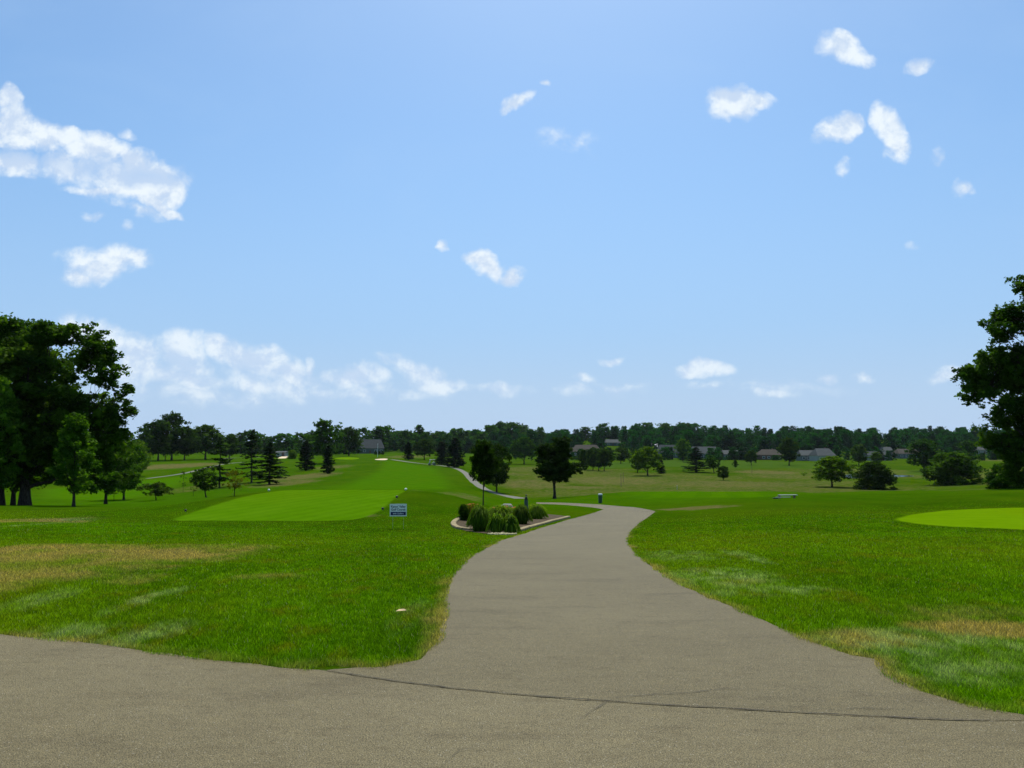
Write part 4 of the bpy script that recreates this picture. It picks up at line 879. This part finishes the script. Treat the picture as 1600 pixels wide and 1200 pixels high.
def clump(name, label, px, base, top, w, n, bladew, arch, colr, seed, cat='ornamental grass', d=None, flowers=0, tuft=True, part='foliage'):
    x, y, z = hit(px, base) if d is None else at(px, d); k = y/F; h = E+sight(px, top)[1]*y-z; R = w*k/2*1.15; rng = np.random.default_rng(seed)
    V = []; Fc = []; tint = []; o = 0; tips = []
    for i in range(n):
        a = rng.uniform(0, 6.283); qe = math.sqrt(rng.random()); r0 = R*0.45*qe*rng.random(); re = R*qe; hh = h*rng.uniform(0.55, 1.08)*math.sqrt(max(0.05, 1-0.74*qe*qe))
        s = np.linspace(0, 1, 5); rad = r0+(re-r0)*(s**1.4); zz = hh*(np.sin(s*math.pi/2*(1+0.95*min(arch, 1.0)*qe)))
        c = np.stack([np.cos(a)*rad, np.sin(a)*rad, zz], 1); b = a+math.pi/2+rng.normal(0, 0.8); ww = bladew*(1-s**2*0.85)*rng.uniform(.7,1.2)/2; sd = np.stack([np.cos(b)*ww, np.sin(b)*ww, 0*ww], 1)
        V.append(np.concatenate([c-sd, c+sd])); Fc.append(np.array([(j, j+1, 5+j+1, 5+j) for j in range(4)])+o); o += 10; tint.append(np.full(10, rng.random())); tips.append(c[-1])
    root = empty(name, (x, y, z-0.02)); tag(root, label, cat, 'plants in the flower bed')
    c = bpy.data.objects.new(part, mesh_np(part, np.concatenate(V), np.concatenate(Fc), M['leaf'], dict(tint=np.concatenate(tint)))); c.color = colr; link(c, root)
    for i in range(flowers):
        t = tips[rng.integers(len(tips))]*np.array([0.8,0.8,1]); t[2] = max(t[2], h*0.86)+rng.uniform(0, .08); f = MB()
        for q in range(6):
            an = q*math.pi/3; f.box((t[0]+0.03*math.cos(an), t[1]+0.03*math.sin(an), t[2]), (0.055, 0.025, 0.006), Matrix.Rotation(an, 3, 'Z') @ Matrix.Rotation(-0.5, 3, 'Y'))
        f.build('flower', M['flower'], root)
    return root
clump('ornamental_grass','tall dark rounded clump of grass at the front left of the flower bed',749,830.5,788,38,4200,0.024,0.7,(1.7,1.5,1,1),1)
clump('ornamental_grass','dark rounded grass clump in the middle right of the flower bed',815,819,788,32,3000,0.024,0.8,(1.3,1.1,1,1),2)
clump('ornamental_grass','dark mounded grass clump at the right of the flower bed',839,811,788,34,2600,0.026,0.9,(1.9,1.7,1,1),3)
clump('day_lily','bright arching day lily at the front of the bed beside the tall grass',776,832.5,801,32,800,0.05,1.1,(2.2,1.9,1.4,1),4,'day lily')
clump('day_lily','darker arching day lily at the front tip of the bed next to the border',797,833,802,34,800,0.05,1.1,(2.0,1.7,1.5,1),5,'day lily')
clump('day_lily','yellow green bank of lilies with orange blooms in the middle of the bed',784,816,788,62,3600,0.026,0.6,(2.5,2.0,1.2,1),6,'day lily',flowers=7)
clump('day_lily','reddish tinged lilies with orange blooms at the back left of the bed',738,808,786,32,1800,0.024,0.6,(3.0,1.4,1.5,1),7,'day lily',flowers=6)
clump('day_lily','yellow green lilies at the back right of the bed behind the ball washer',836,803,786,36,1500,0.024,0.5,(3.2,2.4,1.5,1),9,'day lily')
tree('bed_shrub','small dark shrub at the far left end of the flower bed','shrub','bush',725,813,787,19,DK,0,group='plants in the flower bed')

# ---------------------------------------------------------------- golf cart
x, y, z = hit(675, 727.3); gc = empty('golf_cart', (x, y, z), math.radians(200)); tag(gc, 'white roofed golf cart driving on the far path', 'golf cart')
bd = MB(); bd.prism([(-1.15,0.3),(1.15,0.3),(1.2,0.62),(0.75,0.82),(0.55,0.42),(-0.1,0.42),(-0.15,0.70),(-1.1,0.80)], -0.58, 0.58); bd.build('body', M['dgreen'], gc)
MB().box((-0.28,0,0.78),(0.55,1.05,0.14),bevel=0.03).build('seat', M['cream'], gc); MB().box((-0.58,0,1.05),(0.12,1.05,0.45),bevel=0.03).build('backrest', M['cream'], gc)
MB().box((-0.1,0,1.86),(1.75,1.2,0.07),bevel=0.03).build('roof', M['white'], gc)
for a_, b_ in ((0.8,1),(0.8,-1)): MB().cyl((a_,b_*0.52,0.8),(0.62,b_*0.55,1.84),0.02,n=8).build('strut', M['black'], gc)
for b_ in (1,-1): MB().cyl((-0.85,b_*0.52,0.8),(-0.85,b_*0.55,1.84),0.02,n=8).build('strut', M['black'], gc)
MB().box((0.72,0,1.3),(0.012,1.0,0.8),Matrix.Rotation(-0.17,3,'Y')).build('windscreen', M['glass'], gc)
MB().cyl((0.55,0.28,0.75),(0.32,0.28,1.02),0.015,n=6).build('steering_column', M['black'], gc)
for a_ in (-0.8,0.8):
    for b_ in (-0.55,0.55):
        w = MB().cyl((a_,b_-0.09,0.23),(a_,b_+0.09,0.23),0.23,n=18).build('wheel', M['rubber'], gc); MB().cyl((a_,b_-0.1,0.23),(a_,b_+0.1,0.23),0.11,n=12).build('rim', M['metal'], w)

# thin posts in the meadow and flag on the far green
def post(name, label, px, base, top, r, mat, cat):
    x, y, z = hit(px, base); h = E+sight(px, top)[1]*y-z; o = MB().cyl((0,0,-0.1),(0,0,h),r,r*0.8,8).ball((0,0,h),r*1.2).build(name, M[mat], None, False, (x, y, z)); tag(o, label, cat, 'thin posts')
post('marker_post','thin brown stake in the dry meadow above the litter bin, shorter left one',970.5,761,741,0.05,'wood','post')
post('marker_post','thin brown stake in the dry meadow above the litter bin, right one',974,754,738,0.05,'wood','post')
post('marker_post','short grey stake at the rear edge of the strip of bright turf',1058,765,759,0.06,'metal','post')
post('marker_post','slender stake below the umbrella shaped tree',1175,739.5,728,0.06,'wood','post')
for i, (px, lb) in enumerate([(587,'left one of three tiny round bushes on the bank above the bunker'),(592.5,'middle one of three tiny round bushes on the bank above the bunker'),(598,'right one of three tiny round bushes on the bank above the bunker')]):
    tree('shrub', lb, 'shrub', 'bush', px, 709.5, 704.5, 4.5, DK, i, d=440, group='three tiny bushes')
x, y, z = hit(590, 714.2); h = E+sight(590, 694)[1]*y-z; fl = empty('flagpole', (x, y, z)); tag(fl, 'thin pale pole standing on the bank in front of the barn', 'pole')
MB().cyl((0,0,-0.1),(0,0,h),0.09,0.05,8).build('pole', M['white'], fl); MB().ball((0,0,h+0.05),0.14).build('finial', M['white'], fl)
# fallen leaf on the lawn
x, y, z = hit(626, 960.5); lf = MB(); vs = [lf.bm.verts.new(p) for p in [(-0.05,0,0),(-0.02,0.03,0.015),(0.03,0.025,0.02),(0.06,0,0.01),(0.02,-0.03,0.012),(-0.02,-0.025,0.008)]]; lf.bm.faces.new(vs)
l_ = lf.build('fallen_leaf', simple('dry_leaf', (0.55,0.42,0.22), 0.8, 0.2), None, False, (x, y, z+0.035)); l_.modifiers.new('thickness', 'SOLIDIFY').thickness = 0.002
tag(l_, 'single pale dry leaf lying on the lawn left of the path', 'leaf')

# ---------------------------------------------------------------- camera, light, sky
cam = bpy.data.cameras.new('camera'); co = bpy.data.objects.new('camera', cam); COL.objects.link(co)
cam.sensor_width = 36; cam.lens = 36*F/1600; cam.clip_start = 0.05; cam.clip_end = 20000
co.location = (0, 0, E); co.rotation_euler = (math.pi/2+PITCH, 0, 0); S.camera = co
SUN_EL, SUN_AZ = math.radians(60), math.radians(5)     # azimuth from +Y towards +X
sl = bpy.data.lights.new('sun', 'SUN'); sl.energy = 4.8; sl.angle = math.radians(0.53); sl.color = (1.0, 0.94, 0.83)
so = bpy.data.objects.new('sun', sl); COL.objects.link(so)
sdir = Vector((math.sin(SUN_AZ)*math.cos(SUN_EL), math.cos(SUN_AZ)*math.cos(SUN_EL), math.sin(SUN_EL)))
so.rotation_euler = sdir.to_track_quat('Z', 'Y').to_euler(); so.location = (0, 0, 60)

W = bpy.data.worlds.new('World'); S.world = W; W.use_nodes = True; nt = W.node_tree
for q in list(nt.nodes): nt.nodes.remove(q)
n = N(nt); out = n.new('ShaderNodeOutputWorld'); bg = n.new('ShaderNodeBackground')
sky = n.new('ShaderNodeTexSky'); sky.sky_type = 'NISHITA'; sky.sun_disc = False; sky.sun_elevation = SUN_EL; sky.sun_rotation = SUN_AZ
sky.altitude = 200; sky.air_density = 1.0; sky.dust_density = 1.5; sky.ozone_density = 3.0
hs = n.new('ShaderNodeHueSaturation'); hs.inputs['Saturation'].default_value = 1.08; hs.inputs['Value'].default_value = 1.3
nt.links.new(n.mix(1.0, sky.outputs[0], C(0.89, 1.05, 1.10), 'MULTIPLY'), hs.inputs['Color'])
dirv = n.new('ShaderNodeTexCoord').outputs['Generated']
sep = n.new('ShaderNodeSeparateXYZ'); nt.links.new(dirv, sep.inputs[0])
yy = n.math('MAXIMUM', sep.outputs[1], 0.02)
cmb = n.new('ShaderNodeCombineXYZ'); nt.links.new(n.math('DIVIDE', sep.outputs[0], yy), cmb.inputs[0]); nt.links.new(n.math('DIVIDE', sep.outputs[2], yy), cmb.inputs[1])
uv = cmb.outputs[0]
# clouds: (centre x, centre y, half width, half height, tilt, strength) surveyed then turned into sky directions
CL = [(16,160,20,22,0,.9),(20,200,42,34,0,1.0),(70,208,42,26,.3,1.0),(112,212,34,20,.3,1),(150,232,50,28,.4,1.0),(205,255,52,24,.5,1.05),(250,282,34,24,.7,1.05),(278,305,16,26,-.2,1.0),(200,215,16,11,.6,.5),
 (205,283,95,34,.15,.8),(35,248,65,26,.1,.75),(100,255,70,26,.2,.75),(250,300,45,34,.2,.7),(180,296,80,11,.1,.85),(235,312,50,13,.45,.9),(272,335,30,9,.5,.75),(215,325,60,14,.3,.45),
 (160,410,72,30,-0.12,.85),(125,425,40,20,0,.7),(205,400,40,18,0.1,.6),
 (1140,168,42,26,0.1,1),(1175,163,36,16,-0.1,.9),(1125,160,24,18,0,.9),
 (1312,75,42,26,0.3,.9),(1340,92,26,18,0.2,.8),(1432,103,20,16,-0.3,.65),(1312,198,40,24,-0.5,1),(1390,208,26,42,-0.2,1.05),(1400,225,24,20,0,.9),
 (760,408,38,16,0.45,.95),(795,428,26,14,0.1,.95),(740,398,20,12,0.2,.8),(696,380,7,12,0,.6),(810,162,28,14,-0.4,.8),(852,134,10,7,0,.6),(885,225,52,28,0.2,.26),(1503,288,18,16,0.4,.55),(1462,240,14,14,0,.40),(1316,262,14,14,0,.38),(196,352,16,11,0,.5),(150,335,14,10,0,.42),(1422,385,12,12,0,.32),
 (150,530,60,34,0.55,.8),(205,560,70,38,0.35,.8),(285,560,48,42,0.2,.8),(255,590,110,20,0,.6),(345,540,36,22,0.1,.8),(400,560,72,26,0.4,.85),(450,582,50,20,0.2,.75),(478,578,12,20,0,.7),(400,600,110,18,0.1,.55),(555,586,55,20,0.1,.75),(650,585,60,18,0.45,.6),(690,606,60,12,0.1,.55),(775,612,50,10,0.05,.42),
 (962,563,28,7,0,.5),(1098,580,46,15,-0.05,.75),(1085,588,36,9,0,.6),(910,596,26,9,0.1,.45),(960,605,60,8,0,.35),(1295,586,20,9,0,.5),(1350,586,18,8,0,.5),(1475,585,38,13,-0.15,.6),(1110,606,40,8,0,.35),(1200,615,60,10,0,.33),(320,618,260,20,0.02,.30),(560,612,200,14,0.03,.28),(230,585,150,26,.05,.34),(420,590,130,26,.15,.32),(870,612,160,12,0,.22),(1200,604,160,12,0,.2)]
DIM = [(225,278,80,17,.12,1.0),(60,243,75,14,.1,.9),(140,258,60,14,.25,.8),(275,565,30,14,.1,.8),(380,572,60,12,.2,.6)]
fb = n.new('ShaderNodeTexNoise'); n.put(fb.inputs['Vector'], uv); fb.inputs['Scale'].default_value = 15; fb.inputs['Detail'].default_value = 7
wv = n.new('ShaderNodeVectorMath', operation='SCALE'); 
sub_ = n.new('ShaderNodeVectorMath', operation='SUBTRACT'); nt.links.new(fb.outputs['Color'], sub_.inputs[0]); sub_.inputs[1].default_value = (0.5, 0.5, 0.5)
nt.links.new(sub_.outputs[0], wv.inputs[0]); wv.inputs['Scale'].default_value = 0.05
ad = n.new('ShaderNodeVectorMath', operation='ADD'); nt.links.new(uv, ad.inputs[0]); nt.links.new(wv.outputs[0], ad.inputs[1]); uvw = ad.outputs[0]
def blobs(items):
  acc = None
  for (cx, cy, rx, ry, tilt, st) in items:
    u, w = sight(cx, cy); u1, _ = sight(cx+rx, cy); _, w1 = sight(cx, cy-ry)
    mp = n.map(uvw, scale=(abs(u1-u)*1.25, abs(w1-w)*1.25, 1), loc=(u, w, 0), rot=(0, 0, -tilt), vt='TEXTURE')
    ln_ = n.new('ShaderNodeVectorMath', operation='LENGTH'); nt.links.new(mp, ln_.inputs[0])
    v = n.math('MULTIPLY', n.math('SUBTRACT', 1.0, ln_.outputs['Value'], clamp=True), st*1.05)
    acc = v if acc is None else n.math('MAXIMUM', acc, v)
  return acc
acc = blobs(CL); dim = blobs(DIM)
n1 = n.noise(uv, 26, 12, 0.60, 0.2); n2 = n.noise(n.map(uv, loc=(0.004, -0.014, 0)), 26, 12, 0.60, 0.2); n3 = n.noise(uv, 12, 5, 0.6)
dens = n.math('MULTIPLY_ADD', n.math('SUBTRACT', n1, 0.5), 1.5, n.math('MULTIPLY', n.math('POWER', acc, 0.8), 1.12))
alpha = n.math('MULTIPLY', n.math('MULTIPLY', n.ramp(dens, 0.06, 0.80), n.ramp(acc, 0.0, 0.20)), n.ramp(sep.outputs[2], 0.02, 0.20, 0.70, 0.97))
alpha = n.math('MULTIPLY', alpha, n.math('SUBTRACT', 1.0, n.math('MULTIPLY', dim, 0.30)))
shade = n.ramp(n.math('ADD', n.math('SUBTRACT', n1, n2), n.math('MULTIPLY', n.math('SUBTRACT', n3, 0.5), 0.6)), -0.16, 0.14); shade = n.math('SUBTRACT', shade, n.math('MULTIPLY', dim, 1.3), clamp=True)
ccol = n.mix(shade, C(6.0, 7.3, 9.2), C(8.8, 9.6, 10.2))
haze = n.mix(n.ramp(sep.outputs[2], 0.06, 0.42, 0.75, 0.0), hs.outputs[0], C(3.55, 5.45, 8.5))
haze = n.mix(n.ramp(sep.outputs[2], 0.0, 0.15, 0.80, 0.0), haze, C(5.0, 6.6, 8.8))
wisp = n.math('MULTIPLY', n.ramp(n.noise(n.map(uv, scale=(1, 2.2, 1)), 2.6, 6, 0.6, 0.5), 0.45, 0.8), 0.16)
haze = n.mix(wisp, haze, C(4.6, 6.6, 9.4))
skyc = n.mix(n.math('MULTIPLY', alpha, n.ramp(sep.outputs[1], 0.02, 0.1)), haze, ccol)
nt.links.new(skyc, bg.inputs[0]); bg.inputs[1].default_value = 0.10; nt.links.new(bg.outputs[0], out.inputs[0])

# air: even thin haze round everything
hzm, hnt, hout = newmat('air'); pv = hnt.nodes.new('ShaderNodeVolumePrincipled'); pv.inputs['Color'].default_value = C(0.75, 0.87, 1.0); pv.inputs['Density'].default_value = 0.00003; pv.inputs['Anisotropy'].default_value = 0.3
hnt.links.new(pv.outputs[0], hout.inputs['Volume'])
HAZE = True
if HAZE:
    hb = MB().box((0, 0, 0), (5400, 5400, 60)).build('haze', hzm, None, False, (0, 0, 17)); tag(hb, 'thin pale summer haze over the whole course', 'haze', kind='stuff')

S.view_settings.view_transform = 'Standard'; S.view_settings.look = 'None'; S.view_settings.exposure = 0.0; S.view_settings.gamma = 1
S.render.engine = 'CYCLES'; S.cycles.use_denoising = True; S.cycles.max_bounces = 6; S.cycles.volume_bounces = 0; S.cycles.transparent_max_bounces = 8
